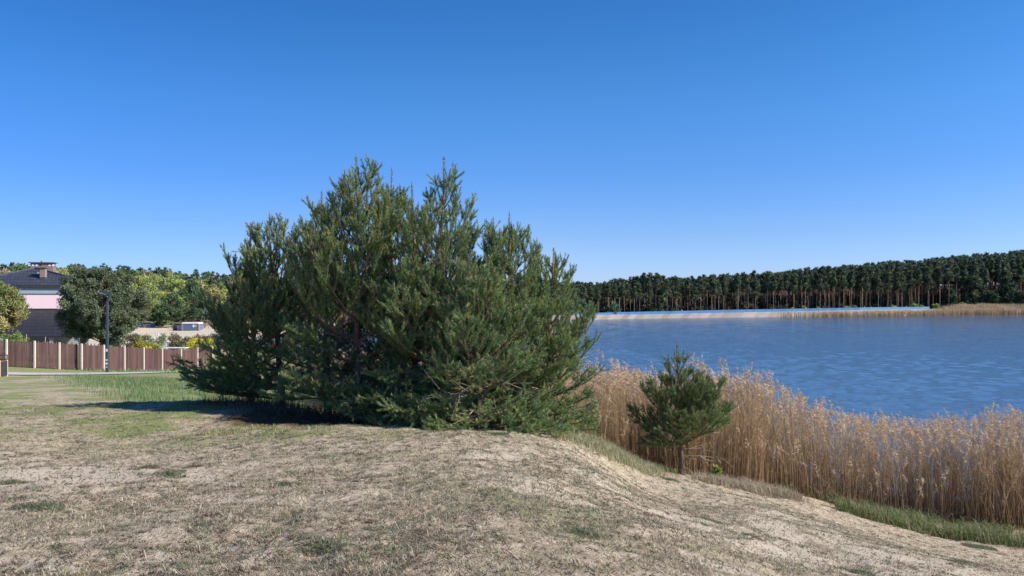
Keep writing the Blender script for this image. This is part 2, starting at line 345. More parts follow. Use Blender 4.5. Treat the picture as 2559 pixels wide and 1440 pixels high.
# ------------------------------------------------------------------ young pines (annual shoots with needles)
def rot_about(v, ax, ang):
    return v*math.cos(ang) + np.cross(ax, v)*math.sin(ang) + ax*np.dot(ax, v)*(1-math.cos(ang))
def unit(v): return v/ (np.linalg.norm(v)+1e-9)
UPV = np.array([0,0,1.])
def young_pine(name, base, H, Rf, seed, label, nw, seg=.33, needle=.064, width=.0072, dens=330, tilt=(0,0), trunk_r=.07, zmin=.0, upturn=.15, elk=1.0, tone=1.0, extra_dead=0, dead=None, bushy=1.0, cull=None, boughs=()):
    rg = R(seed); bx, by, bz = base
    wood = []; shoots = []; buds = []
    lead = min(.62, H*.13); zs = np.linspace(.16/H, 1, nw+1) * (H-lead)
    tp = [np.array([0., 0., -.12])]
    for i, z in enumerate(zs):
        t = z/H; tp.append(np.array([tilt[0]*t + rg.normal()*.018, tilt[1]*t + rg.normal()*.018, z + 0.001]))
    top = tp[-1] + np.array([rg.normal()*.02, rg.normal()*.02, lead])
    tr = lambda z: trunk_r*max(.10, (1 - z/H))**.8 + .004
    for a, b in zip(tp[:-1], tp[1:]): wood.append((a, b, tr(max(a[2],0)), tr(b[2]), 0))
    wood.append((tp[-1], top, tr(zs[-1]), .006, 0)); shoots.append((tp[-1], top, 0, 1.1)); shoots.append((tp[-2], tp[-1], 1, 1.0)); buds.append((top, UPV, 1.3))
    def grow(p, d, L, order, r, ut=1.0):
        nseg = max(1, int(round(L/seg))); s = L/nseg
        for k in range(nseg):
            age = nseg-1-k
            d = unit(d + UPV*upturn*ut*(1.15 if order == 0 else 1.0) + rg.normal(size=3)*.045)
            if age == 0: d = unit(d + UPV*.34*ut)
            q = p + d*s*(rg.uniform(.9, 1.25) if age == 0 else rg.uniform(.88, 1.1))
            if q[2] < .03: d = unit(d*np.array([1,1,0])+UPV*.06); q = p + d*s
            wood.append((p, q, r*(1-k/nseg*.75), r*(1-(k+1)/nseg*.75), 1))
            if age <= 2: shoots.append((p, q, age, 1.0))
            rem = age*s
            nl = 0
            if order < 2 and age >= 1 and (age <= 7 or order == 0): nl = rg.choice([2, 2, 3]) if order == 0 else rg.choice([1, 2])
            if order >= 2 and age > 2: nl = min(nl, 1)
            for j in range(int(nl)):
                ax = unit(np.cross(d, rg.normal(size=3)))
                side = 1 if j % 2 else -1
                hz = unit(np.cross(d, UPV))*side
                dd = unit(d*.72 + hz*rg.uniform(.45, .85) + UPV*rg.uniform(-.1, .5)*(.4+.6*ut))
                ll = min(rem*rg.uniform(.5, .85), 1.0)
                if ll < .12: ll = rg.uniform(.10, .16)
                grow(q, dd, ll, order+1, max(.0035, r*.5), ut)
            if age == 0:
                for j in range(rg.integers(3, 6)):
                    dd = unit(d*.8 + rg.normal(size=3)*.40 + UPV*.40*min(ut, 1)); l2 = rg.uniform(.12, .27)*seg/.33
                    e = q + dd*l2; wood.append((q, e, .003, .0025, 1)); shoots.append((q, e, 0, .9)); buds.append((e, dd, .8))
                buds.append((q, d, 1.0))
            p = q
    for i, z in enumerate(zs):
        if z < zmin*H: continue
        t = z/H; nb = rg.integers(4, 7) if t > .12 else 7; topw = t > .80
        a0 = rg.uniform(0, 6.28)
        for j in range(nb):
            az = a0 + j*2*math.pi/nb + rg.normal()*.18
            L = Rf(t, az)*rg.uniform(.72, 1.12)
            if L < .08: continue
            if t > .6: L = min(L, (H-z)*.80+.05)
            if t > .8 and rg.random() < .25: continue
            el = math.radians(-6 + 66*elk*t**.9 + rg.normal()*7)
            if i == len(zs)-1: el = math.radians(60 + rg.normal()*6); L = rg.uniform(.2, .32)
            if rg.random() < .10 and .12 < t < .8: continue
            if L > 2.2: el *= .7
            d = np.array([math.cos(az)*math.cos(el), math.sin(az)*math.cos(el), math.sin(el)])
            if i == len(zs)-1:      # the youngest whorl: single upright shoots round the leader
                q1 = tp[i+1] + d*L; wood.append((tp[i+1], q1, .006, .003, 1)); shoots.append((tp[i+1], q1, 0, 1.0)); buds.append((q1, UPV, 1.2)); continue
            c0 = tp[i+1] + np.array([0, 0, rg.uniform(-.05, .05)])
            grow(c0, d, L, 0, min(.03, .008+L*.011), float(sstep(.02, .45, t))*1.1+.12)
    for zb, ab, Lb in boughs: grow(np.array([0, 0, zb]), np.array([math.cos(ab), math.sin(ab), .02]), Lb, 0, .035, .22)
    for k in range(extra_dead):      # bare dead twigs low inside the crown
        z = rg.uniform(.08, .45)*H; az = rg.uniform(0, 6.28); d = np.array([math.cos(az), math.sin(az), rg.uniform(-.25, .25)])
        p0 = np.array([tilt[0]*z/H, tilt[1]*z/H, z]); L = rg.uniform(.5, 1.2)
        p1 = p0 + d*L*.5 + rg.normal(size=3)*.06; p2 = p1 + (d + rg.normal(size=3)*.3)*L*.5
        wood.append((p0, p1, .010, .007, 2)); wood.append((p1, p2, .007, .003, 2))
        for q in range(5):
            a = p1 + (p2-p1)*rg.random() if q % 2 else p0 + (p1-p0)*rg.random(); wood.append((a, a + (d+rg.normal(size=3)*.7)*rg.uniform(.15, .35), .004, .002, 2))
    if dead:
        for ch in dead:
            for a, b in zip(ch[:-1], ch[1:]): wood.append((np.array(a[:3]), np.array(b[:3]), a[3], b[3], 2))
    root = empty(name, (bx, by, bz), label, "pine tree")
    # wood: the trunk as one smooth tube, limbs and twigs as a part
    tpts = tp + [top]
    mb_ = MB().tube([tuple(q) for q in tpts], [tr(max(q[2], 0))*(1.35 if q[2] <= 0 else 1) for q in tpts[:-1]] + [.005], 8)
    V = np.array(mb_.v); hz = np.clip(V[:, 2:3]/H, 0, 1)
    colr = np.array([[.12,.085,.062]])*(1-sstep(.35, .8, hz)) + np.array([[.22,.15,.09]])*sstep(.35, .8, hz)
    tk = mesh_from("trunk", V, mb_.t, mb_.q, col=colr, mat=M_bark, parent=root, smooth=True)
    wd = [s for s in wood if s[4] != 0]
    A = np.array([s[0] for s in wd]); B = np.array([s[1] for s in wd]); ra = np.array([s[2] for s in wd]); rb = np.array([s[3] for s in wd]); ty = np.array([s[4] for s in wd])
    V, Qd = segs_mesh(A, B, ra, rb, 4)
    cw = np.where(ty[:, None] == 2, np.array([[.30,.25,.20]]), np.array([[.20,.13,.085]]))*rg.uniform(.7, 1.25, (len(ty), 1))
    mesh_from("branches", V, quad=Qd, col=np.repeat(cw, 8, 0), mat=M_bark, parent=root)
    # needles
    P0 = np.array([s[0] for s in shoots]); P1 = np.array([s[1] for s in shoots]); ag = np.array([s[2] for s in shoots]); sz = np.array([s[3] for s in shoots])
    if cull is not None:
        k = cull(P1); P0, P1, ag, sz = P0[k], P1[k], ag[k], sz[k]
    L = np.linalg.norm(P1-P0, axis=1); cnt = np.maximum(6, (L*dens*np.where(ag == 0, 1.15, np.where(ag == 1, .85, .22))*bushy)).astype(int)
    si = np.repeat(np.arange(len(cnt)), cnt); N = len(si)
    t = rg.random(N); d = ((P1-P0)/np.maximum(L, 1e-6)[:, None])[si]; P = P0[si] + (P1-P0)[si]*t[:, None]
    rv = rg.normal(size=(N, 3)); rv -= (rv*d).sum(1, keepdims=True)*d; rv /= np.linalg.norm(rv, axis=1, keepdims=True)
    spread = np.where(ag[si] == 0, rg.uniform(.45, 1.0, N), rg.uniform(.75, 1.35, N))
    nd = d*np.cos(spread)[:, None] + rv*np.sin(spread)[:, None]
    ln = needle*sz[si]*rg.uniform(.75, 1.15, N)*np.where(ag[si] == 2, .85, 1)
    sd = np.cross(nd, rg.normal(size=(N, 3))); sd /= np.linalg.norm(sd, axis=1, keepdims=True)
    V = np.stack([P - sd*width/2, P + sd*width/2, P + nd*ln[:, None] + sd*width*.15], 1)
    sh = rg.random(len(cnt))[si]; yy = rg.random(N)
    base0 = np.array([.15,.235,.095]); yel = np.array([.34,.40,.12]); blu = np.array([.11,.20,.105])
    cc = base0 + (yel-base0)*(np.clip(sh*1.4-.6, 0, 1))[:, None]; cc = cc + (blu-cc)*(np.clip(.5-sh, 0, .5)*1.4)[:, None]
    cc = cc*tone*(rg.uniform(.7, 1.35, N))[:, None]; cc = np.where((ag[si] == 2)[:, None] & (yy[:, None] < .12), np.array([[.16,.10,.05]]), cc)
    NV = V.reshape(-1, 3); NC = np.repeat(cc, 3, 0)
    # buds: upright candles at the shoot tips
    BP = np.array([b[0] for b in buds]); BD = np.array([unit(b[1]*.5 + UPV*.7) for b in buds]); BS = np.array([b[2] for b in buds])
    if cull is not None:
        k = cull(BP); BP, BD, BS = BP[k], BD[k], BS[k]
    keep = rg.random(len(BP)) < .25 + .55*np.clip(BP[:, 2]/H, 0, 1); BP, BD, BS = BP[keep], BD[keep], BS[keep]
    bl = rg.uniform(.035, .10, len(BP))*BS
    BV, BQ = segs_mesh(BP, BP + BD*bl[:, None], np.full(len(BP), .0105)*BS, np.full(len(BP), .004), 3)
    bc = np.array([[.46,.27,.15]])*rg.uniform(.75, 1.4, (len(BP), 1)); BC = np.repeat(bc, 6, 0)
    T = np.arange(len(NV)).reshape(-1, 3)
    crown = mesh_from("crown", NV, T, col=NC, mat=M_needle, parent=root)
    mesh_from("buds", BV, quad=BQ, col=BC, mat=M_needle, parent=root)["kind"] = "stuff"
    return root

def env(rmax, peak=.28, low=.75, pw=.85, right=1.0, left=1.0, front=1.0, back=1.0):
    def f(t, az):
        r = rmax*(low + (1-low)*sstep(0, peak, t)) if t < peak else rmax*max(0, (1-t)/(1-peak))**pw
        cx, sy = math.cos(az), math.sin(az)
        k = (right if cx > 0 else left)*cx*cx + (back if sy > 0 else front)*sy*sy
        return float(r*k)
    return f

def tree_at(px, D, top_px, top_y):     # base on the ground at px/D, returns base, height and trunk lean
    x = (px-CX)/F*D; z = h1(x, D); zt = ZC - (top_y+14-YH)/F*D; return (x, D, z-.02), zt - z, ((top_px-px)/F*D, 0)
specs = [
 # px, D, top px, top y, env, whorls, seed, label
 (705,17.6,672,524, env(1.95, .3, .9, .72, left=1.1, right=1.0), 10, 11, "left pine of the clump, in shadow, with a low bough reaching over the grass"),
 (628,18.8,638,568, env(1.3, .3, .9, .8, left=.88), 9, 12, "leftmost and smallest dark pine of the clump, behind the shadowed one"),
 (893,15.2,890,378, env(2.2, .28, .75, .72), 12, 13, "tallest pine of the clump, its leading shoot highest against the sky"),
 (820,16.6,803,468, env(1.5, .32, .6, .7), 10, 19, "dark pine just left of the tallest one, its upper shoots steeply upright"),
 (985,16.6,978,410, env(1.7, .3, .85, .7), 11, 14, "tall pine standing behind the two tallest pines of the clump"),
 (1040,15.6,1034,450, env(1.5, .3, .85, .7), 10, 20, "pine between the two tallest ones, a little lower than both"),
 (1100,14.5,1107,382, env(1.95, .25, .95, .8, right=1.0), 12, 15, "second tallest pine of the clump, one long bare leader with a forked side shoot"),
 (1282,14.7,1276,522, env(1.65, .28, .95, .70, right=.95), 10, 16, "sunlit pine right of centre in the clump with a broad tufted top"),
 (1372,14.9,1381,608, env(1.35, .3, 1.0, .72, right=1.0), 9, 17, "rightmost pine of the clump, sunlit, its boughs reaching over the reeds"),
 (1195,13.6,1190,650, env(1.5, .38, 1.0, .6), 9, 18, "lower sunlit pine in the front of the clump, boughs resting on the turf"),
]
for (bpx, D, tpx, ty, ef, nw, sd, lab) in specs:
    base, H, tl = tree_at(bpx, D, tpx, ty)
    young_pine("pine_tree", base, H, ef, sd, lab, nw, tilt=tl, extra_dead=30, zmin=.05 if sd in (11, 12) else .10 if sd == 19 else .03 if sd == 13 else 0, trunk_r=.085, boughs=[(.22,3.0,2.5),(.45,3.2,2.55),(.3,3.5,1.9)] if sd == 11 else [])
# small pine in front of the reeds
base, H, tl = tree_at(1706, 17.0, 1690, 850)
def env_small(t, az):
    r = 1.52*max(0, (1-t)/.7)**1.3 if t > .3 else 1.5*(.85+.15*t/.3)
    return r*(1.08 if math.cos(az) > 0 else .95)
dd = [[(0.03,0,.38,.02),(.2,-.05,.5,.016),(.38,-.05,.52,.014),(.5,-.1,.44,.009),(.68,-.1,.40,.004)], [(.38,-.05,.52,.012),(.46,-.08,.66,.008),(.52,-.1,.78,.004)],
      [(.45,-.08,.48,.008),(.58,-.1,.3,.005),(.7,-.12,.16,.003)], [(.03,0,.25,.012),(.15,-.1,.18,.006),(.26,-.15,.06,.004)]]
young_pine("pine_tree", base, H, env_small, 41, "small lone pine with an open dark crown standing in front of the reeds", 9, tilt=tl, zmin=.22, trunk_r=.07, upturn=.12, elk=.85, tone=.95, seg=.25, dead=dd, extra_dead=2, bushy=1.05, boughs=[(.72,3.3,1.0)])

# ------------------------------------------------------------------ blades helper (grass, sedge, twigs)
def blades(P, h, wd, lean, seed, cols, droop=.3, spread=None):
    rg = R(seed); N = len(P); az = rg.uniform(0, 2*math.pi, N)
    out = np.stack([np.cos(az), np.sin(az), np.zeros(N)], 1); side = np.stack([-out[:,1], out[:,0], np.zeros(N)], 1)
    if spread is not None: out = out*.6 + np.asarray(spread)[None]*.8
    mid = P + out*(h*lean*.35)[:, None] + np.array([0,0,1.])*(h*.6)[:, None]
    tip = P + out*(h*lean)[:, None] + np.array([0,0,1.])*(h*(1-droop*lean))[:, None]
    wv = (wd/2)[:, None]
    V = np.stack([P-side*wv, P+side*wv, mid+side*wv*.8, mid-side*wv*.8, tip], 1)
    b = (np.arange(N)*5)[:, None]
    Qd = b + np.array([[0,1,2,3]]); T = b + np.array([[3,2,4]])
    return V.reshape(-1, 3), T, Qd, np.repeat(cols, 5, 0)
def scatter_fan(rg, N, y0, y1, half=.85, pw=1.0, xoff=0):        # even on screen-ish: density falls with distance
    u = rg.random(N); y = 1/(1/y0 + (1/y1-1/y0)*u) if pw == 2 else y0*(y1/y0)**u
    return rg.uniform(-half, half, N)*y + xoff, y
def palette(rg, N, cols, wts, jit=.25):
    k = rg.choice(len(cols), N, p=np.array(wts)/sum(wts)); return np.array(cols)[k]*rg.uniform(1-jit, 1+jit, (N, 1))

# short turf: little tufts of dry and green blades on the bank
rg = R(101)
Nt = 42000; x, y = scatter_fan(rg, Nt, 3.6, 24); x2, y2 = scatter_fan(rg, 5000, 3.6, 9); x = np.concatenate([x, x2]); y = np.concatenate([y, y2])
g, s, l = masks(x, y); n3 = fbm(x*2.2, y*2.2, 3, 200); keep = (rg.random(len(x)) < np.clip(.9 - s*.85, .08, 1)*sstep(.30, .55, n3)) & ~in_poly(x, y, LAKE) & (l < .5)
x, y, g = x[keep], y[keep], g[keep]
nb = rg.integers(6, 16, len(x)); ti = np.repeat(np.arange(len(x)), nb); rad = rg.uniform(.012, .045, len(x))[ti]
bx = x[ti] + rg.normal(size=len(ti))*rad; by = y[ti] + rg.normal(size=len(ti))*rad
tuftg = rg.random(len(x)) < (.22 + .62*g); dist = y[ti]
h = rg.uniform(.008, .026, len(ti))*(1+rg.random(len(x))[ti]**6*2.4); wd = .0024 + dist*.00030
dryc = palette(rg, len(ti), [(.42,.34,.24),(.56,.48,.35),(.28,.21,.14),(.13,.10,.07),(.62,.55,.44)], [4,4,3,3,2])
grc = palette(rg, len(ti), [(.12,.16,.06),(.20,.25,.10),(.18,.23,.15),(.33,.33,.13),(.30,.34,.24)], [2,4,4,4,3])
cols = np.where((tuftg[ti] & (rg.random(len(ti)) < .8))[:, None], grc, dryc)
P = np.stack([bx, by, hgt(bx, by)-.004], 1)
V, T, Qd, Cc = blades(P, h, wd, rg.uniform(.7, 2.6, len(ti)), 5, cols, .30)
tag(mesh_from("dry_turf_grass", V, T, Qd, col=Cc, mat=M_grass), "short dry and grey-green turf blades on the sandy bank", "turf", kind="stuff")
print("turf", len(ti))
Nt = 6500; x, y = scatter_fan(rg, Nt, 3.7, 20); k = (~in_poly(x, y, LAKE)) & (rg.random(Nt) < sstep(.35, .6, fbm(x*1.1, y*1.1, 3, 320))); x, y = x[k], y[k]
nb = 26; ti = np.repeat(np.arange(len(x)), nb); rad = rg.uniform(.012, .05, len(x))[ti]; bx = x[ti]+rg.normal(size=len(ti))*rad; by = y[ti]+rg.normal(size=len(ti))*rad*.8
kind = rg.random(len(x))[ti]; h = rg.uniform(.012, .035, len(ti))*(.6+.9*rg.random(len(x))[ti])
c1 = palette(rg, len(ti), [(.085,.10,.05),(.14,.16,.09),(.20,.22,.15),(.26,.24,.14)], [2,3,3,2]); c2 = palette(rg, len(ti), [(.12,.085,.06),(.19,.14,.095),(.27,.20,.14)], [3,3,2])
P = np.stack([bx, by, hgt(bx, by)-.004], 1); V, T, Qd, Cc = blades(P, h, .0026+by*.0003, rg.uniform(.5, 2.0, len(ti)), 6, np.where((kind < .6)[:, None], c1, c2), .3)
tag(mesh_from("turf_tufts", V, T, Qd, col=Cc, mat=M_grass), "small grey-green and brown tufts dotted over the sandy bank", "tufts", kind="stuff")

# dark bits: dead stems, cones, twigs lying on the sand
Nt = 30000; x, y = scatter_fan(rg, Nt, 3.8, 18); az = rg.uniform(0, 3.14, Nt); L = rg.uniform(.004, .016, Nt)*(1+1.5*(rg.random(Nt) > .98))
z = hgt(x, y) + .006; A = np.stack([x-np.cos(az)*L, y-np.sin(az)*L, z], 1)
xb, yb = x+np.cos(az)*L, y+np.sin(az)*L; B = np.stack([xb, yb, hgt(xb, yb)+.006+rg.random(Nt)*.02], 1)
k = ~in_poly(x, y, LAKE); A, B = A[k], B[k]; Nn = len(A); rr = rg.uniform(.0012, .0032, Nn)*(1+A[:,1]*.05)
V, Qd = segs_mesh(A, B, rr, rr*.6, 3); Cc = np.repeat(palette(rg, Nn, [(.05,.035,.025),(.13,.09,.06),(.28,.22,.16),(.42,.37,.30)], [4,4,2,.4]), 6, 0)
tag(mesh_from("twig_litter", V, quad=Qd, col=Cc, mat=M_bark), "dead twigs and stems scattered on the sand", "twigs", kind="stuff")

# pale green taller grass below the path, left of the clump
def grass_patch(name, seed, poly, N, hr, wd, cols, wts, label, lean=(.2,.7), noise=None, cat="grass", spread=None, clump=0, hfun=None, fade=.8):
    rg = R(seed); poly = np.array(poly, float); mn, mx = poly.min(0), poly.max(0)
    x = rg.uniform(mn[0], mx[0], N*2); y = rg.uniform(mn[1], mx[1], N*2)
    if clump:
        cxx = rg.integers(0, len(x)//clump, len(x)); x = x[cxx] + rg.normal(size=len(x))*.07; y = y[cxx] + rg.normal(size=len(x))*.07
    k = in_poly(x, y, poly) & (rg.random(len(x)) < sstep(0, fade, dist_poly(x, y, poly)+fade*.12*0))
    if noise: k &= rg.random(len(x)) < sstep(noise[1], noise[2], fbm(x*noise[0], y*noise[0], 3, seed))
    x, y = x[k][:N], y[k][:N]; n = len(x); h = rg.uniform(*hr, n)*(.6+.8*fbm(x*.7, y*.7, 2, seed+3))
    if hfun is not None: h = h*hfun(x, y)
    P = np.stack([x, y, np.maximum(hgt(x, y), -.05)-.01], 1)
    V, T, Qd, Cc = blades(P, h, np.full(n, wd)*rg.uniform(.7, 1.3, n), rg.uniform(*lean, n), seed+1, palette(rg, n, cols, wts), .3, spread)
    return tag(mesh_from(name, V, T, Qd, col=Cc, mat=M_grass), label, cat, kind="stuff")
G1 = [(.11,.18,.075),(.16,.24,.11),(.20,.27,.10),(.30,.31,.16),(.42,.36,.22)]
grass_patch("green_grass", 61, [(-12.5,22),(-5.5,20.5),(-6,30),(-16,47),(-30,45),(-24,38),(-17,28)], 70000, (.10,.32), .011, G1, [3,4,2.5,1,.5], "taller green grass between the path and the pine clump", noise=(.5,.3,.5), fade=3)
grass_patch("green_grass", 62, [(-36,36),(-12,20),(-14,19.5),(-22,20),(-36,30)], 40000, (.04,.11), .012, G1, [2,2,3,3,3], "thin yellow-green grass on the slope at the left edge", noise=(.6,.35,.6), fade=4)
grass_patch("yellow_green_turf", 60, [(-16,24),(-13,13),(-7,8.6),(-1.5,9.2),(1.5,11),(1.2,13),(-3,12.6),(-6,15),(-7,19),(-13,21)], 90000, (.015,.055), .0065, [(.20,.25,.08),(.30,.33,.12),(.42,.38,.21),(.17,.23,.11)], [3,3,2,2], "thin yellow-green turf on the slope before the pine clump", lean=(.6,2.0), noise=(.8,.38,.62), fade=3.5)
grass_patch("dry_bank_grass", 58, [(-3,5.5),(2,4.5),(5,7),(8,11),(9,15),(5,15),(2.8,13),(0,12),(-3,9)], 85000, (.012,.045), .0055, [(.30,.27,.17),(.22,.22,.13),(.40,.35,.25),(.18,.15,.10)], [3,2.5,3,2], "sparse grey-olive grass on the sandy bank at the right", lean=(.6,2.2), noise=(1.3,.40,.60), fade=1.5)
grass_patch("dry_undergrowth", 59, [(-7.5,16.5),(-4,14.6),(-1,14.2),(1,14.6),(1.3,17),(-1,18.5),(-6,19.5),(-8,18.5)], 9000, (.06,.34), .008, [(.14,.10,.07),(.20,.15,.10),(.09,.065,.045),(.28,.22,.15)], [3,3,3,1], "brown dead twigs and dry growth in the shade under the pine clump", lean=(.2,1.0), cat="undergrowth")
grass_patch("green_grass", 63, [(-36,47.2),(-20,53),(-16,61),(-20,65),(-26,62),(-33,49.7),(-38,48.7)], 9000, (.08,.25), .03, G1, [2,3,4,1,.5], "grass verge along the foot of the wooden fence")
grass_patch("tall_weeds", 64, [(-25.6,60),(-20,61),(-15,57),(-13.5,50),(-19,50.5),(-23,55)], 7000, (.4,1.35), .02, [(.25,.32,.08),(.33,.37,.12),(.45,.38,.20)], [3,3,2], "tall yellow-green weeds at the right end of the fence", lean=(.05,.3), cat="weeds", noise=(.6,.35,.55))
grass_patch("dry_grass_stalks", 65, [(-21,47.5),(-12.6,44),(-11.5,36),(-14,40),(-18,44)], 2200, (.6,1.35), .016, [(.5,.42,.28),(.6,.5,.36),(.42,.33,.2)], [3,3,2], "pale dry grass stalks in front of the fence", lean=(.1,.35), cat="grass", noise=(.9,.4,.6))
grass_patch("green_grass", 66, [(-6.2,12.0),(-3,11.9),(1.2,13.0),(1.9,13.9),(.4,14.1),(-2,13.4),(-5.5,13.2)], 15000, (.025,.10), .007, [(.14,.20,.07),(.21,.26,.09),(.36,.34,.18),(.46,.40,.25)], [2,3,3,2], "fresh grass fringe along the front of the pine clump", lean=(.5,1.5), noise=(1.5,.4,.6))
grass_patch("pale_grass", 67, [(.5,12.6),(1.6,12.6),(3.0,13.8),(3.4,15.6),(3.4,17.2),(2.4,17.0),(1.4,15.6),(.6,14.6)], 17000, (.05,.20), .008, [(.36,.36,.2),(.46,.42,.27),(.20,.26,.10),(.34,.26,.17)], [3,4,2,2], "pale tufted grass on the crest of the mound", lean=(.4,1.1))
grass_patch("green_grass", 68, [(2.4,17.0),(3.4,17.2),(4.6,18.2),(4.3,19.2),(2.6,19)], 5000, (.1,.3), .011, [(.10,.14,.05),(.15,.19,.07),(.25,.23,.12)], [3,3,2], "green grass in the dip behind the mound left of the small pine")
grass_patch("grey_grass", 69, [(3.7,15.8),(4.6,15.4),(6.8,16.9),(7.5,18.0),(6.0,18.9),(4.6,17.8),(3.8,16.8)], 11000, (.12,.34), .009, [(.36,.29,.21),(.44,.36,.26),(.27,.21,.15),(.25,.27,.14)], [3,3,2,1.2], "grey-brown tufted grass beside the small pine", lean=(.5,1.3), noise=(1.2,.3,.5))
grass_patch("green_sedge", 70, [(6.4,17.9),(8.3,17.5),(10.8,17.1),(13.2,16.7),(17,17.0),(17,19.4),(13.5,19.4),(11,20),(8.9,20.1),(7.2,19.4)], 13000, (.12,.48), .011, [(.09,.15,.045),(.13,.19,.06),(.20,.25,.10),(.40,.33,.2)], [3,3,2,3], "bright green sedge along the foot of the reeds", lean=(.3,1.3), noise=(.9,.42,.6), cat="sedge", clump=14, fade=.5)

# loose weed and moss cushions on the sand: each dark cushion a plant of its own
rg = R(77); spots = [(-4.05,8.15,.10),(-3.62,7.75,.13),(-3.6,8.3,.09),(-4.9,7.2,.11),(-3.9,6.0,.16),(-.25,11.9,.16),(3.05,14.2,.16),(-1.2,4.7,.13),(.55,5.6,.12),(3.6,7.4,.15),(2.3,8.6,.14),(5.9,9.6,.14),(-2.2,7.1,.12),(10.6,16.6,.28),(11.6,16.1,.2)]
plab = ["dark green weed cushion in the sandy hollow, left one","larger dark weed cushion at the edge of the sandy hollow","small brown weed cushion behind the larger one by the hollow","flat green weed low at the left edge","wide dark green weed patch near the lower left corner","bright green weed clump on the turf before the pines","yellow-green weed on the slope left of the small pine","grey-green weed near the bottom centre","small grey weed right of the bottom centre","spiky grey weed in the sand toward the lower right","grey-green weed on the slope below the small pine","dark spiky weed on sand below the sedge","low green weed left of centre on the turf","wide grey-green cushion at the foot of the sedge","smaller grey cushion at the foot of the sedge, further right"]
for i, ((x0, y0, r0), lb) in enumerate(zip(spots, plab)):
    N = int(420*max(1, r0/.12)**2); rr = r0*1.1*rg.random(N)**.7; a = rg.uniform(0, 6.28, N); x = x0+rr*np.cos(a)*1.25; y = y0+rr*np.sin(a)
    P = np.stack([x, y, hgt(x, y)-.005], 1); h = rg.uniform(.015, .055, N)*(1.2-.5*rr/r0)*(r0/.12)**.5
    V, T, Qd, Cc = blades(P, h, np.full(N, .0055), rg.uniform(.5, 2.0, N), 300+i, palette(rg, N, [(.09,.12,.05),(.14,.17,.08),(.13,.16,.11),(.28,.25,.15)] if i not in (2,) else [(.2,.15,.09),(.13,.1,.06)], [2,3,3,2] if i != 2 else [1,1]), .3)
    V = V - np.array([x0, y0, h1(x0, y0)])
    o = mesh_from("weed_cushion", V, T, Qd, col=Cc, mat=M_grass); o.location = (x0, y0, h1(x0, y0)); tag(o, lb, "weed", "weed cushions on the sandy bank")

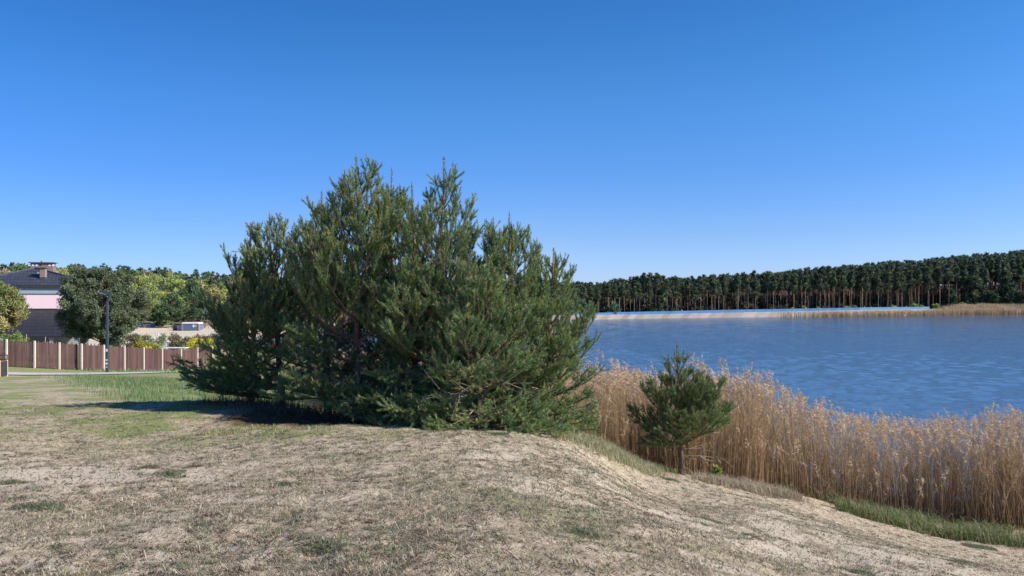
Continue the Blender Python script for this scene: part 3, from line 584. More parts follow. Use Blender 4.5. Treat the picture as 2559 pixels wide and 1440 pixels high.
# ------------------------------------------------------------------ reeds
REED = [(1.2,19.0),(3.2,20.0),(4.6,19.1),(6.6,19.1),(8.9,19.9),(11,19.9),(13.5,19.4),(24,19.2),(24,26),(17.5,25.5),(13.6,24.6),(12.1,27.5),(10.2,30.5),(3.9,33),(-1,38),(-6,48),(-11.5,60),(-16,58),(-12,44),(-8,33),(-3,25.5)]
def reeds(name, seed, poly, N, hr, label, detail=True, wd=.012, plume_n=14, zmin=-.25, hfac=None):
    rg = R(seed); poly = np.array(poly, float); mn, mx = poly.min(0), poly.max(0)
    x = rg.uniform(mn[0], mx[0], N*6); y = rg.uniform(mn[1], mx[1], N*6); k = in_poly(x, y, poly)
    if detail:
        de = dist_poly(x, y, poly); k &= (rg.random(len(x)) < np.clip(.55+de*.5, 0, 1)*sstep(.2, .42, fbm(x*.8, y*.8, 3, seed))*(1-.68*in_poly(x, y, LAKE)*sstep(.2, 2.2, dist_poly(x, y, LAKE)))*(.62+.38*sstep(9, 7, x)+.38*(y < 21.6)))
    x, y = x[k][:N], y[k][:N]; n = len(x); z = np.maximum(hgt(x, y), zmin)-.02
    h = rg.uniform(*hr, n)*(.86+.28*fbm(x*.6, y*.6, 2, 9))
    if hfac is not None: h = h*hfac(x, y)
    if detail: h = h*np.where(rg.random(n) < .36, rg.uniform(.3, .9, n), 1)
    base = np.stack([x, y, z], 1); rt = sstep(8, 14, x)*detail
    ln = (rg.normal(size=(n, 2))*(.07 + .10*rt[:, None]) + np.stack([fbm(x*.5, y*.5, 2, 77)-.5, fbm(x*.5, y*.5, 2, 99)-.5], 1)*.25*detail)*h[:, None]
    br = rg.random(n) < .08*detail; ln[br] *= 5; h = np.where(br, h*.8, h)
    mid = base + np.stack([ln[:,0]*.35, ln[:,1]*.35, h*.55], 1); top = base + np.stack([ln[:,0], ln[:,1], h], 1)
    hue = rg.random(n)[:, None]
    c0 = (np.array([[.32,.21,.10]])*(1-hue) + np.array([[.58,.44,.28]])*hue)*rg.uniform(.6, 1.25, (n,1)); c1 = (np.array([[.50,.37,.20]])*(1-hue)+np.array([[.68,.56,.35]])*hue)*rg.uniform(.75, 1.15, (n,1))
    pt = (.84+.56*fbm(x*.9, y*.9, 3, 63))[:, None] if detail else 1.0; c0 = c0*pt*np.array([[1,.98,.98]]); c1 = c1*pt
    az = rg.uniform(0, 3.14, n); sd = np.stack([np.cos(az), np.sin(az), np.zeros(n)], 1); s2 = np.stack([-np.sin(az), np.cos(az), np.zeros(n)], 1)
    Vs, Ts, Qs, Cs = [], [], [], []; off = 0
    def push(V, T, Qd, Cc):
        nonlocal off
        Vs.append(V); Cs.append(Cc)
        if T is not None: Ts.append(T+off)
        if Qd is not None: Qs.append(Qd+off)
        off += len(V)
    w2 = wd*rg.uniform(.7, 1.3, n)[:, None]/2
    for s_ in ((sd,) if not detail else (sd, s2)):
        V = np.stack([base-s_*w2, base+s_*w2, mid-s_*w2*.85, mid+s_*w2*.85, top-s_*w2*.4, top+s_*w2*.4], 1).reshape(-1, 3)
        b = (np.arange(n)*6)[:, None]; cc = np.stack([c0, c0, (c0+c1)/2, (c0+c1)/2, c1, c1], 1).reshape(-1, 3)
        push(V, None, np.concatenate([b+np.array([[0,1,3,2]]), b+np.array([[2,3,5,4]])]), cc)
    # dry leaves
    nl = 4 if detail else 1; ii = np.repeat(np.arange(n), nl); m = len(ii); t = rg.uniform(.1, .95, m)[:, None]
    p0 = base[ii] + (top-base)[ii]*t; a = rg.uniform(0, 6.28, m); dv = np.stack([np.cos(a), np.sin(a), rg.uniform(.1, 1.6, m)], 1)
    ll = rg.uniform(.12, .38, m)[:, None]*(1 if detail else 2); p1 = p0 + dv*ll*.6; sdv = np.stack([-np.sin(a), np.cos(a), np.zeros(m)], 1)*wd*.8
    push(np.stack([p0-sdv*.6, p0+sdv*.6, p1], 1).reshape(-1, 3), np.arange(m*3).reshape(-1, 3), None, np.repeat(palette(rg, m, [(.42,.31,.19),(.30,.20,.12),(.55,.45,.31)], [3,3,1]), 3, 0))
    # feathery plumes, leaning with the wind
    hp = np.where(rg.random(n) < (.72 if detail else .9))[0]; ii = np.repeat(hp, plume_n); m = len(ii)
    wind = np.array([-.5, .1, 0]) if detail else np.array([0, 0, 0]); pl = (rg.uniform(.24, .42, n)*(1 if detail else 2.0))[ii][:, None]
    t = rg.random(m)[:, None]; a = rg.uniform(0, 6.28, m)
    fl = np.stack([np.cos(a), np.sin(a), np.zeros(m)], 1)
    p0 = top[ii] + (np.array([0,0,1.])*.85 + rg.normal(size=(n, 3))[ii]*.28)*pl*(t-.25)
    wr = pl*(.08+.27*np.sin(np.clip(t, 0, 1)*3.0))*rg.uniform(.4, 1.1, (m, 1))
    p1 = p0 + fl*wr + np.array([0,0,1.])*pl*rg.uniform(-.05, .26, (m,1)) + wind*pl*.3*t
    sdv = np.cross(p1-p0, rg.normal(size=(m, 3))); sdv /= np.linalg.norm(sdv, axis=1, keepdims=True)+1e-9; sdv *= (.0068 if detail else .05)
    pc = np.array([[.62,.465,.32]])*(1-hue[ii]*.5)+np.array([[.70,.57,.42]])*hue[ii]*.5
    push(np.stack([p0-sdv, p0+sdv, p1], 1).reshape(-1, 3), np.arange(m*3).reshape(-1, 3), None, np.repeat(pc*rg.uniform(.7, 1.2, (m,1)), 3, 0))
    print(name, n, off)
    return tag(mesh_from(name, np.concatenate(Vs), np.concatenate(Ts), np.concatenate(Qs), col=np.concatenate(Cs), mat=M_reed), label, "reeds", kind="stuff")
reeds("reeds", 201, REED, 24000, (2.28,2.84), "tall dry tan reeds with feathery plumes along the near shore", plume_n=44, hfac=lambda x, y: 1-.13*sstep(6.0, 10.5, x)+.11*sstep(12.5, 16, x)-.04*sstep(6.5, 3.5, x))

def strip(pts, wfun=None):
    return [tuple(p) for p in pts]
far1 = [PX(a, YH, d)[:2] for a, d in ((1935,279),(2100,288),(2250,298),(2400,314),(2559,325),(2900,340),(2900,356),(2559,345),(2400,330),(2335,317),(2300,310),(2250,305),(2100,293),(1960,281.5))]
reeds("far_reeds", 202, far1, 24000, (2.2,3.0), "band of tan reeds along the far shore before the forest", detail=False, wd=.10, plume_n=4, zmin=-.05, hfac=lambda x, y: .68+.26*sstep(150, 210, x))

# ------------------------------------------------------------------ distant trees
def tubes_np(paths, n=5):
    V, Qd, off = [], [], 0
    for pts, rad in paths:
        m = MB().tube(pts, rad, n); v = np.array(m.v); V.append(v); Qd.append(np.array(m.q)+off); off += len(v)
    return np.concatenate(V), np.concatenate(Qd)
def clumps(rg, cen, rad, per, size, cols, flat=.6, upb=.3, shell=.55, jit=.25):
    cen = np.asarray(cen, float); rad = np.asarray(rad, float); n = len(cen); ii = np.repeat(np.arange(n), per); m = len(ii)
    v = rg.normal(size=(m, 3)); v /= np.linalg.norm(v, axis=1, keepdims=True); r = shell + (1-shell)*rg.random(m)
    P = cen[ii] + v*np.stack([rad[ii], rad[ii], rad[ii]*flat], 1)*r[:, None]
    a = rg.normal(size=(m, 3)); a /= np.linalg.norm(a, axis=1, keepdims=True); b = np.cross(a, rg.normal(size=(m, 3))); b /= np.linalg.norm(b, axis=1, keepdims=True)
    a = a + v*.5 + np.array([0,0,upb]); s = size*rg.uniform(.6, 1.4, m)[:, None]
    V = np.stack([P-b*s*.45, P+b*s*.45, P+a*s], 1).reshape(-1, 3)
    k = rg.integers(0, len(cols), n); cc = 1.45*np.array(cols)[k][ii]*(rg.uniform(1-jit, 1+jit, n))[ii][:, None]*rg.uniform(.8, 1.2, (m, 1))
    return V, np.arange(m*3).reshape(-1, 3), np.repeat(cc, 3, 0)
PINEC = [(.062,.082,.046),(.080,.098,.050),(.050,.070,.046),(.098,.112,.056)]
def far_pine_arrays(seed, H=16, crown_from=.58, cr=2.0, n=15, per=80, size=.40, cols=PINEC, cone=False):
    rg = R(seed); bend = rg.normal(size=2)*.3; zs = np.linspace(-.5, H*.97, 6); pts = [(bend[0]*(z/H)**2, bend[1]*(z/H)**2, z) for z in zs]
    r0 = .15; paths = [(pts, [r0*(1-.8*max(z,0)/H) for z in zs])]
    cen, rad = [], []
    for i in range(n):
        t = crown_from + (1.0-crown_from)*(i+.5)/n; z = H*t; w_ = cr*(max(.15, (1-t)/(1-crown_from))**.55 if not cone else max(.06, (1-t)/(1-crown_from)))
        if not cone and i < 3: w_ *= (.55, .8, .95)[i]
        a = rg.uniform(0, 6.28); q = rg.uniform(.25, .75)*w_; c = (bend[0]*t*t+math.cos(a)*q, bend[1]*t*t+math.sin(a)*q, z)
        cen.append(c); rad.append(rg.uniform(.38, .6)*w_+.22)
        paths.append(([(bend[0]*t*t, bend[1]*t*t, z-.5), c], [.05, .02]))
    for i in range(7):
        z = H*rg.uniform(.25, crown_from); a = rg.uniform(0, 6.28); l = rg.uniform(.5, 1.4); paths.append(([(0,0,z), (math.cos(a)*l, math.sin(a)*l, z+rg.uniform(-.1,.3))], [.035, .015]))
    TV, TQ = tubes_np(paths, 5); t = np.clip(TV[:, 2:3]/H, 0, 1)
    TC = np.array([[.14,.11,.10]])*(1-sstep(.12, .5, t)) + np.array([[.33,.21,.145]])*sstep(.12, .5, t)
    CV, CT, CC = clumps(rg, cen, rad, per, size, cols, flat=.42, jit=.35)
    return TV, TQ, TC*rg.uniform(.8, 1.2), CV, CT, CC
def make_tree(name, arrs, label, cat, group=None):
    root = empty(name, (0,0,0), label, cat, group); TV, TQ, TC, CV, CT, CC = arrs
    mesh_from("trunk", TV, quad=TQ, col=TC, mat=M_bark, parent=root, smooth=True); mesh_from("crown", CV, CT, col=CC, mat=M_leaf, parent=root)
    return root
def merge_forest(name, protos, places, label, seed):
    rg = R(seed); Vs, Ts, Qs, Cs, off = [], [], [], [], 0
    for (x, y, z, s) in places:
        TV, TQ, TC, CV, CT, CC = protos[rg.integers(len(protos))]; a = rg.uniform(0, 6.28); c, s_ = math.cos(a), math.sin(a)
        M = np.array([[c,-s_,0],[s_,c,0],[0,0,1]]); sx = s*rg.uniform(.85, 1.2)
        for V, T_, Q_, C_ in ((TV, None, TQ, TC), (CV, CT, None, CC)):
            V2 = (V*np.array([sx, sx, s]))@M.T + np.array([x, y, z]); Vs.append(V2); Cs.append(C_*rg.uniform(.85, 1.15))
            if T_ is not None: Ts.append(T_+off)
            if Q_ is not None: Qs.append(Q_+off)
            off += len(V2)
    return tag(mesh_from(name, np.concatenate(Vs), np.concatenate(Ts), np.concatenate(Qs), col=np.concatenate(Cs), mat=M_leaf), label, "forest", kind="stuff")

# far shore distance as a function of photo column
fs = lambda px: np.interp(px, [1300,1420,1600,1960,2200,2559,2900], [226,241,259,290,312,348,366])
Hf = lambda px: np.interp(px, [1300,1420,1500,1620,1720,2000,2300,2559,2900], [10.5,10.8,11.5,14.2,13.0,17.5,20,24,25])
protos = []
GRP1, GRP2 = "pines in the forest edge behind the blue railing", "pines in the forest edge behind the far reeds"
for i in range(7):
    r = make_tree("pine_tree", far_pine_arrays(500+i, 16, crown_from=[.58,.64,.50,.68,.54,.60,.66][i], cr=[1.9,1.6,2.1,1.5,2.0,1.8,1.6][i]), "x", "pine tree"); protos.append(r)
rg = R(900); cnt = 0; pls = []
for row in range(4):
    px = 1392 + rg.uniform(0, 6)
    while px < 2640:
        D = fs(px) + 7 + row*6.5 + rg.uniform(-2.5, 2.5); pls.append((px, D)); px += F/D*rg.uniform(1.3, 5.4)
print("far pines", len(pls))
pls = pls[:296] if len(pls) > 296 else pls
used = set()
LAB1, LAB2 = "tall slim pine with a bare orange trunk in the forest edge behind the blue railing", "tall slim pine with a bare orange trunk in the forest edge behind the far reeds"
pls = [(px, D, sum(1 for q in pls[:k] if q[0] > px and False)) for k, (px, D) in enumerate(pls)]
STR = [(1500,"behind the railing's left end, by the pair in white"),(1640,"behind the railing where its treetops start to rise"),(1760,"behind the lone walker in white on the embankment"),(1880,"behind the brown-red figure on the embankment"),
       (2010,"where the far reeds begin before the railing"),(2120,"behind the first yellow-green bushes at the railing"),(2220,"behind the two figures at the railing's pale part"),(2310,"behind the railing's right end"),
       (2400,"behind the far reeds, left of the broad dark pines"),(2480,"above the left broad dark pine"),(2700,"above the right broad dark pine")]
for px, D, _ in pls:
    row = "front row of" if D < fs(px)+13 else "second row of" if D < fs(px)+20 else "back rows of"
    x = (px-CX)/F*D; y = D; z = h1(x, y)-.1; s = Hf(px)/16*rg.uniform(.78, 1.10)*(1.08 if rg.random() < .12 else 1); k = int(rg.integers(len(protos))); first = px < 2310
    grp = GRP1 if first else GRP2; lab = row.split()[0] + '-row slim pine ' + [t_ for q_, t_ in STR if px < q_][0]; sxy = s**.6*rg.uniform(.85, 1.15)
    if k not in used:
        used.add(k); o = protos[k]; o.location = (x, y, z); o.rotation_euler = (0, 0, rg.uniform(0, 6.28)); o.scale = (sxy, sxy, s); o["label"] = lab; o["group"] = grp
    else: copy_thing(protos[k], (x, y, z), rg.uniform(0, 6.28), (sxy, sxy, s), lab, grp)
# the wood behind them, one mass
mass = [far_pine_arrays(560+i, 16, .60, 2.4, 10, 44, .55) for i in range(5)]
pl = []
for i in range(2300):
    px = rg.uniform(1330, 2720); D = fs(px) + 26 + 215*rg.random()**1.25; x = (px-CX)/F*D
    pl.append((x, D, h1(x, D)-.2, Hf(px)/16*rg.uniform(.85, 1.1)))
merge_forest("forest", mass, pl, "pine forest covering the low hill beyond the lake", 5)
# undergrowth inside the far forest edge
def bush_arrays(seed, r, h, n, per, size, cols, stem=True):
    rg = R(seed); cen, rad = [], []
    for i in range(n):
        a = rg.uniform(0, 6.28); q = r*math.sqrt(rg.random())*.75; z = h*rg.uniform(.25, .85)*(1-.35*q/r); cen.append((math.cos(a)*q, math.sin(a)*q, z)); rad.append(min(r, h)*rg.uniform(.25, .42))
    paths = [([(0,0,-.2), (c[0]*.5, c[1]*.5, c[2]*.6), c], [max(.012,h*.012), max(.01,h*.009), .006]) for c in cen[:max(4, n//2)]]
    TV, TQ = tubes_np(paths, 4); CV, CT, CC = clumps(rg, cen, rad, per, size, cols, flat=.9, shell=.25)
    return TV, TQ, np.tile([[.16,.12,.09]], (len(TV), 1)), CV, CT, CC
ub = [bush_arrays(580+i, 1.8, 2.4, 7, 30, .45, [(.045,.06,.03),(.06,.05,.035),(.035,.05,.03)]) for i in range(4)]
pl = []
for i in range(900):
    px = rg.uniform(1340, 2700); D = fs(px)+12+60*rg.random()**.8; x = (px-CX)/F*D; pl.append((x, D, h1(x, D)-.1, rg.uniform(.5, 1.5)*(1+1.3*(rg.random() < .4)*(D > fs(px)+26))))
merge_forest("undergrowth", ub, pl, "dark undergrowth between the trunks of the far forest", 6)

# broad dark pines at the right end, and the rounder ones at the left end of the far forest
def round_pine(seed, H, r, crown_from, n, per, size, cols=PINEC, tr=.2):
    rg = R(seed); cen, rad = [], []
    for i in range(n):
        t = crown_from + (1-crown_from)*rg.random(); u = (t-crown_from)/(1-crown_from); w_ = r*math.sin(math.pi*min(.97, .18+.8*u))**.6; a = rg.uniform(0, 6.28); q = w_*math.sqrt(rg.random())*.8
        cen.append((math.cos(a)*q, math.sin(a)*q, H*t*.96)); rad.append(r*rg.uniform(.16, .28))
    zs = np.linspace(-.3, H*.9, 6); paths = [([(0.02*H*math.sin(z), 0, z) for z in zs], [tr*(1-.85*max(z, 0)/H) for z in zs])]
    for c in cen[:max(10, n//2)]: paths.append(([(0, 0, c[2]*.72), (c[0]*.6, c[1]*.6, c[2]*.86), c], [tr*.35, tr*.2, tr*.08]))
    TV, TQ = tubes_np(paths, 5); CV, CT, CC = clumps(rg, cen, rad, per, size, cols, flat=.75, shell=.35)
    return TV, TQ, np.tile([[.17,.11,.08]], (len(TV), 1)), CV, CT, CC
DKP = [(.042,.066,.040),(.055,.082,.045),(.065,.085,.040)]
for i, (px, D, H, r, lab) in enumerate([(2435,338,15.5,6.2,"broad dark pine rising above the far reeds, left of the two at the right end"),(2515,342,15,5.5,"broad dark pine above the far reeds at the right end of the shore"),
        (2375,338,9,3.6,"lower dark pine beside the broad ones above the far reeds"),(2550,338,8,3.0,"low dark pine at the right edge above the far reeds"),(2478,336,8.5,3.2,"small dark pine between the two broad ones above the far reeds")]):
    o = make_tree("pine_tree", round_pine(610+i, H, r, .12, 60, 46, .75, DKP, .3), lab, "pine tree"); x = (px-CX)/F*D; o.location = (x, D, h1(x, D)-.1)
for i, (px, H, r, lab) in enumerate([(1452,6,3.2,"round blue-green young pine behind the left end of the railing"),(1530,5,3.6,"low spreading dark pine behind the railing"),(1655,8,2.6,"bushy low pine with green boughs to the ground behind the railing")]):
    o = make_tree("pine_tree", round_pine(620+i, H, r, .1, 26, 46, .5, [(.06,.10,.06),(.075,.11,.055)], .15), lab, "pine tree"); D = fs(px)+4; x = (px-CX)/F*D; o.location = (x, D, h1(x, D)-.1)
YG = [(.17,.22,.06),(.21,.26,.08),(.14,.20,.06)]
ylab = ["small yellow-green bush behind the railing, first from the left of the row","narrow yellow-green bush behind the railing, third from the left of the row","wide yellow-green bush behind the railing","small yellow-green bush right of the wide one behind the railing","round yellow-green bush near the railing's right part","tall yellow-green bush by the end of the railing","pointed yellow-green bush at the end of the railing","yellow-green bush behind the reeds just past the railing","pale yellow-green bush behind the reeds between the broad pines","low yellow-green bush at the left of the row, second one","low green bush behind the far reeds"]
for i, (px, H, r) in enumerate([(2010,2.6,1.1),(2047,2.6,.9),(2118,2.8,1.8),(2136,2.8,1.2),(2232,2.6,1.7),(2288,4.6,1.7),(2306,3.4,1.0),(2338,3.6,1.6),(2405,3.0,1.6),(1983,2.0,1.1),(2450,2.8,1.5)]):
    H += 1.5; o = make_tree("bush", bush_arrays(640+i, r, H, 11, 60, .34, [(c_[0]*1.35, c_[1]*1.35, c_[2]*1.3) for c_ in YG]), ylab[i], "bush", "yellow-green bushes at the far forest edge"); D = fs(px)+2.0-(2 if px > 2300 else 0); x = (px-CX)/F*D; o.location = (x, D, h1(x, D)+.3)

# left woods: spring-green birches and mixed trees, hill behind
BIR = [(.25,.29,.085),(.28,.30,.11),(.21,.26,.08)]; OLV = [(.26,.25,.095),(.28,.25,.115)]; BRN = [(.24,.19,.12),(.28,.22,.15)]; DGR = [(.055,.09,.04),(.07,.11,.05)]; GRN = [(.10,.155,.055),(.12,.175,.065)]
def woods(px, D, topy, r, kind, seed, lab, group=None, cf=.2):
    x = (px-CX)/F*D; z = h1(x, D)-.1; H = ZC-(topy-YH)/F*D - z
    cols = dict(b=BIR, o=OLV, n=BRN, d=DGR, g=GRN)[kind]
    o = make_tree("pine_tree" if kind == 'd' else "birch_tree" if kind in 'b' else "tree", round_pine(seed, H, r, cf, int(34+r*9), 90, .26 if D < 190 else .4, cols, .16), lab, "pine tree" if kind == 'd' else "birch tree" if kind == 'b' else "tree", group)
    o.location = (x, D, z); return o
woods(383, 158, 684, 4.4, 'b', 701, "broad pale green birch right of the big round pine", cf=.12)
woods(352, 168, 690, 3.6, 'b', 702, "pale green birch partly hidden by the big round pine", cf=.15)
woods(437, 176, 688, 4.0, 'b', 703, "yellow-green birch behind the gap above the container", cf=.15)
woods(318, 172, 686, 2.6, 'b', 704, "small bright yellow-green birch over the round pine's shoulder")
woods(410, 152, 752, 1.6, 'g', 705, "slim bright green young tree beside the layered pine", cf=.08)
woods(396, 154, 760, 1.8, 'g', 715, "dark green bushy tree under the broad birch", cf=.05)
woods(430, 148, 735, 2.6, 'd', 706, "dark layered pine behind the dark boxes", cf=.3)
woods(482, 158, 704, 4.2, 'd', 707, "large dark green pine behind the container", cf=.22)
woods(512, 150, 750, 2.6, 'd', 708, "dark pine behind the climbing frame", cf=.35)
woods(502, 190, 705, 3.4, 'o', 709, "olive green tree behind the large dark pine")
woods(530, 185, 712, 3.0, 'o', 710, "olive tree at the left edge of the pine clump")
woods(455, 195, 700, 3.4, 'n', 711, "bare brown tree behind the yellow-green birch")
woods(340, 195, 688, 4.0, 'n', 712, "bare brown tree above the round pine")
woods(28, 120, 682, 3.6, 'o', 713, "yellow-green tree left of the chimney")
woods(56, 132, 657, 4.2, 'g', 714, "fresh green round tree just left of the chimney")
woods(4, 118, 672, 2.8, 'n', 716, "tawny tree at the left edge above the house roof")
woods(152, 150, 668, 3.6, 'o', 717, "olive tree right of the chimney behind the roof")
woods(180, 160, 660, 3.0, 'g', 718, "green tree behind the round pine's left shoulder")
lm = [round_pine(730+i, 13, 3.0, .25, 18, 46, .5, c_, .14) for i, c_ in enumerate([DGR, DGR, DGR, OLV, BRN, GRN, BIR])] + [far_pine_arrays(740+i, 14, .4, 2.2, 9, 44, .5, DGR) for i in range(4)]
pl = []; rg = R(31)
for i in range(1500):
    px = rg.uniform(-150, 1400); D = 185 + 170*rg.random(); x = (px-CX)/F*D
    if in_poly(np.array([x]), np.array([D]), LAKE)[0] or (px > 560 and D < 245): continue
    z = h1(x, D)-.2; top = np.interp(px, [-150,0,200,400,560,1400], [662,664,664,676,688,708]) + rg.uniform(-4, 9); H = ZC-(top-YH)/F*D - z
    H = min(H, 17.0); pl.append((x, D, z, H/13*rg.uniform(.82, 1.0)))
merge_forest("forest", lm, pl, "mixed spring forest on the hill at the left", 8)
pl = []
for i in range(260):
    px = rg.uniform(-150, 1380); D = 166+22*rg.random() if px < 560 else 246+20*rg.random(); x = (px-CX)/F*D
    pl.append((x, D, h1(x, D)-.1, rg.uniform(.6, 1.5)))
merge_forest("undergrowth", ub, pl, "dark undergrowth at the foot of the left woods", 9)

# ------------------------------------------------------------------ big round pine and edge pine by the house, garden shrubs
def tufted_pine(name, base, H, rx, zc_, rz, seed, label, cols, n=260, per=230, size=.105, lean=0):
    rg = R(seed); cen, rad = [], []
    for i in range(n):
        v = rg.normal(size=3); v /= np.linalg.norm(v); q = rg.uniform(.6, 1.0) + .08*math.sin(3*math.atan2(v[1], v[0])+v[2]*4)
        cen.append((v[0]*rx*q+lean*v[2], v[1]*rx*q, zc_ + v[2]*rz*q)); rad.append(rg.uniform(.28, .5))
    zs = np.linspace(-.3, zc_+rz*.6, 6); paths = [([(lean*.3*z/H, 0, z) for z in zs], [.24*(1-.8*max(z, 0)/H) for z in zs])]
    for c in cen[:90]: paths.append(([(0, 0, max(1.2, c[2]*.7)), (c[0]*.6, c[1]*.6, c[2]*.9), c], [.06, .035, .015]))
    TV, TQ = tubes_np(paths, 5); V, T, Cc = clumps(rg, cen, rad, per, size, cols, flat=.95, upb=.35, shell=.2)
    root = empty(name, base, label, "pine tree")
    mesh_from("trunk", TV, quad=TQ, col=np.tile([[.17,.11,.075]], (len(TV), 1)), mat=M_bark, parent=root, smooth=True)
    mesh_from("crown", V, T, col=Cc, mat=M_leaf, parent=root); return root
D = 59; x = (256-CX)/F*D; z = h1(x, D)
tufted_pine("pine_tree", (x, D, z), 8.4, 3.2, (ZC+(750-765)/F*D*1.0)-z, 3.1, 801, "big round pine behind the wooden fence and the street lamp", [(.075,.100,.055),(.10,.12,.062),(.125,.135,.08)], n=420)
D = 53; x = (-22-CX)/F*D; z = h1(x, D)
tufted_pine("pine_tree", (x, D, z), 6, 2.1, ZC-(772-YH)/F*D-z, 1.95, 802, "olive green pine at the left edge in front of the pink house", [(.15,.18,.06),(.19,.20,.075),(.24,.21,.09)], n=150)
def shrub(name, px, D, r, h, cols, seed, label, cat, n=20, per=110, size=.10, group=None, basez=None):
    x = (px-CX)/F*D; o = make_tree(name, bush_arrays(seed, r, h, n, per, size, cols), label, cat, group); o.location = (x, D, h1(x, D)-.05 if basez is None else basez); 
    for c in o.children:
        if c.name.startswith("trunk"): c.name = "stems"
        else: c.name = "foliage"
    return o
shrub("flowering_shrub", 396, 70, 1.15, 3.2, [(.46,.47,.42),(.50,.50,.45),(.15,.19,.09),(.12,.15,.07)], 810, "white-blossomed shrub behind the fence", "shrub", 30, 120, .10)
shrub("yellow_shrub", 352, 66.5, .95, 2.5, [(.30,.27,.03),(.36,.31,.04),(.17,.19,.05)], 811, "low yellow flowering shrub behind the fence beside the white-blossomed one", "shrub")
shrub("yellow_shrub", 380, 67, .95, 2.3, [(.30,.27,.03),(.36,.31,.04),(.17,.19,.05)], 812, "yellow flowering shrub behind the fence in front of the white-blossomed one", "shrub")
shrub("yellow_shrub", 480, 71.5, 1.1, 2.6, [(.32,.30,.03),(.38,.34,.04),(.18,.21,.05)], 813, "bright yellow shrub behind the right end of the fence, left half of the pair", "shrub")
shrub("yellow_shrub", 514, 72.5, 1.1, 2.8, [(.32,.30,.03),(.38,.34,.04),(.18,.21,.05)], 814, "bright yellow shrub behind the right end of the fence, right half of the pair", "shrub")
shrub("conifer_shrub", 292, 66, .55, 2.9, [(.04,.07,.03),(.05,.085,.035)], 815, "dark upright conifer shrub behind the fence right of the lamp", "shrub", 18)
shrub("climbing_shrub", 36, 51.5, 1.1, 3.0, [(.14,.19,.05),(.18,.23,.06)], 816, "bright green shrub leaning over the fence at the left", "shrub", 24, 110, .10)
shrub("sapling", 1792, 17.6, .16, .62, [(.17,.21,.05),(.22,.25,.07)], 818, "tiny yellow-green sapling right of the small pine by the reeds", "sapling", 10, 60, .045)
hed = [(330,78),(352,79),(430,79),(448,79),(470,80),(492,81),(515,82),(538,83),(560,84)]
hl = ["brown-green thicket bush behind the fence, first from the left","brown-green thicket bush just left of the white-blossomed shrub","brown-green thicket bush just right of the white-blossomed shrub","brown-green thicket bush below the dark boxes","brown-green thicket bush below the container","brown thicket bush left behind the yellow pair","brown thicket bush right behind the yellow pair","brown thicket bush past the end of the fence","brown thicket bush at the edge of the pine clump"]
for i, ((px, D), lb) in enumerate(zip(hed, hl)):
    shrub("bush", px, D, 1.15, 2.45, [(.11,.095,.06),(.14,.12,.075),(.09,.10,.05)], 830+i, lb, "bush", 18, 110, .13, group="thicket between the garden and the sand")

# ------------------------------------------------------------------ path
pm = mottled("grey_pavers", (.40,.38,.36), (.55,.53,.50), 3, .9)
PT = [(-120,941,42.3),(-60,940,42.8),(60,936.5,44),(200,935.5,46.3),(330,933,50),(450,929,55),(540,924,61)]
pp = [Vector(PX(*p)[:2]) for p in PT]; V = []; Qs = []
fine = []
for a, b in zip(pp[:-1], pp[1:]):
    for k in range(8): fine.append(a.lerp(b, k/8))
fine.append(pp[-1])
for i, a in enumerate(fine):
    d = (fine[min(i+1, len(fine)-1)]-fine[max(i-1, 0)]).normalized(); nrm = Vector((-d.y, d.x))
    for s_ in (-.85, 0, .85):
        q = a + nrm*s_; V.append((q.x, q.y, h1(q.x, q.y)+.05))
for i in range(len(fine)-1):
    for j in range(2): Qs.append((i*3+j, (i+1)*3+j, (i+1)*3+j+1, i*3+j+1))
tag(mesh_from("path", V, quad=Qs, mat=pm), "grey footpath running along the fence", kind="structure")

# ------------------------------------------------------------------ wooden fence with concrete posts
fm, n, p = principled("brown_boards", (.15,.07,.055), .75, .3)
a_ = n.nodes.new('ShaderNodeVertexColor'); a_.layer_name = "tint"; no = noise_node(n, 6, 6, .7, mapscale=(1, 1, .12)); r_ = ramp(n, no.outputs[0], [(.3, (.7,.7,.7)), (.62, (1.1,1.1,1.1)), (.8, (2.0,1.8,1.7))])
n.links.new(mix(n, 1.0, a_.outputs[0], r_.outputs[0], 'MULTIPLY'), p.inputs['Base Color'])
cm = mottled("weathered_concrete", (.50,.44,.37), (.66,.59,.50), 5)
fence = empty("fence", PX(*FENCE[1]), "brown board fence with pale concrete posts along the path", "fence")
fo = Vector(PX(*FENCE[1])); rg = R(55)
FP = [Vector(PX(*q)) for q in FENCE]; FT = [ZC-(t-YH)/F*q[2] for q, t in zip(FENCE, FENCE_TOP)]
for i, (q, t) in enumerate(zip(FP, FT)):
    lx, ly = q.x-fo.x, q.y-fo.y
    b = MB().box(lx-.055, lx+.055, ly-.08, ly+.03, q.z-.35-fo.z, t+.03-fo.z).build("post", cm, fence, bevel=.012)
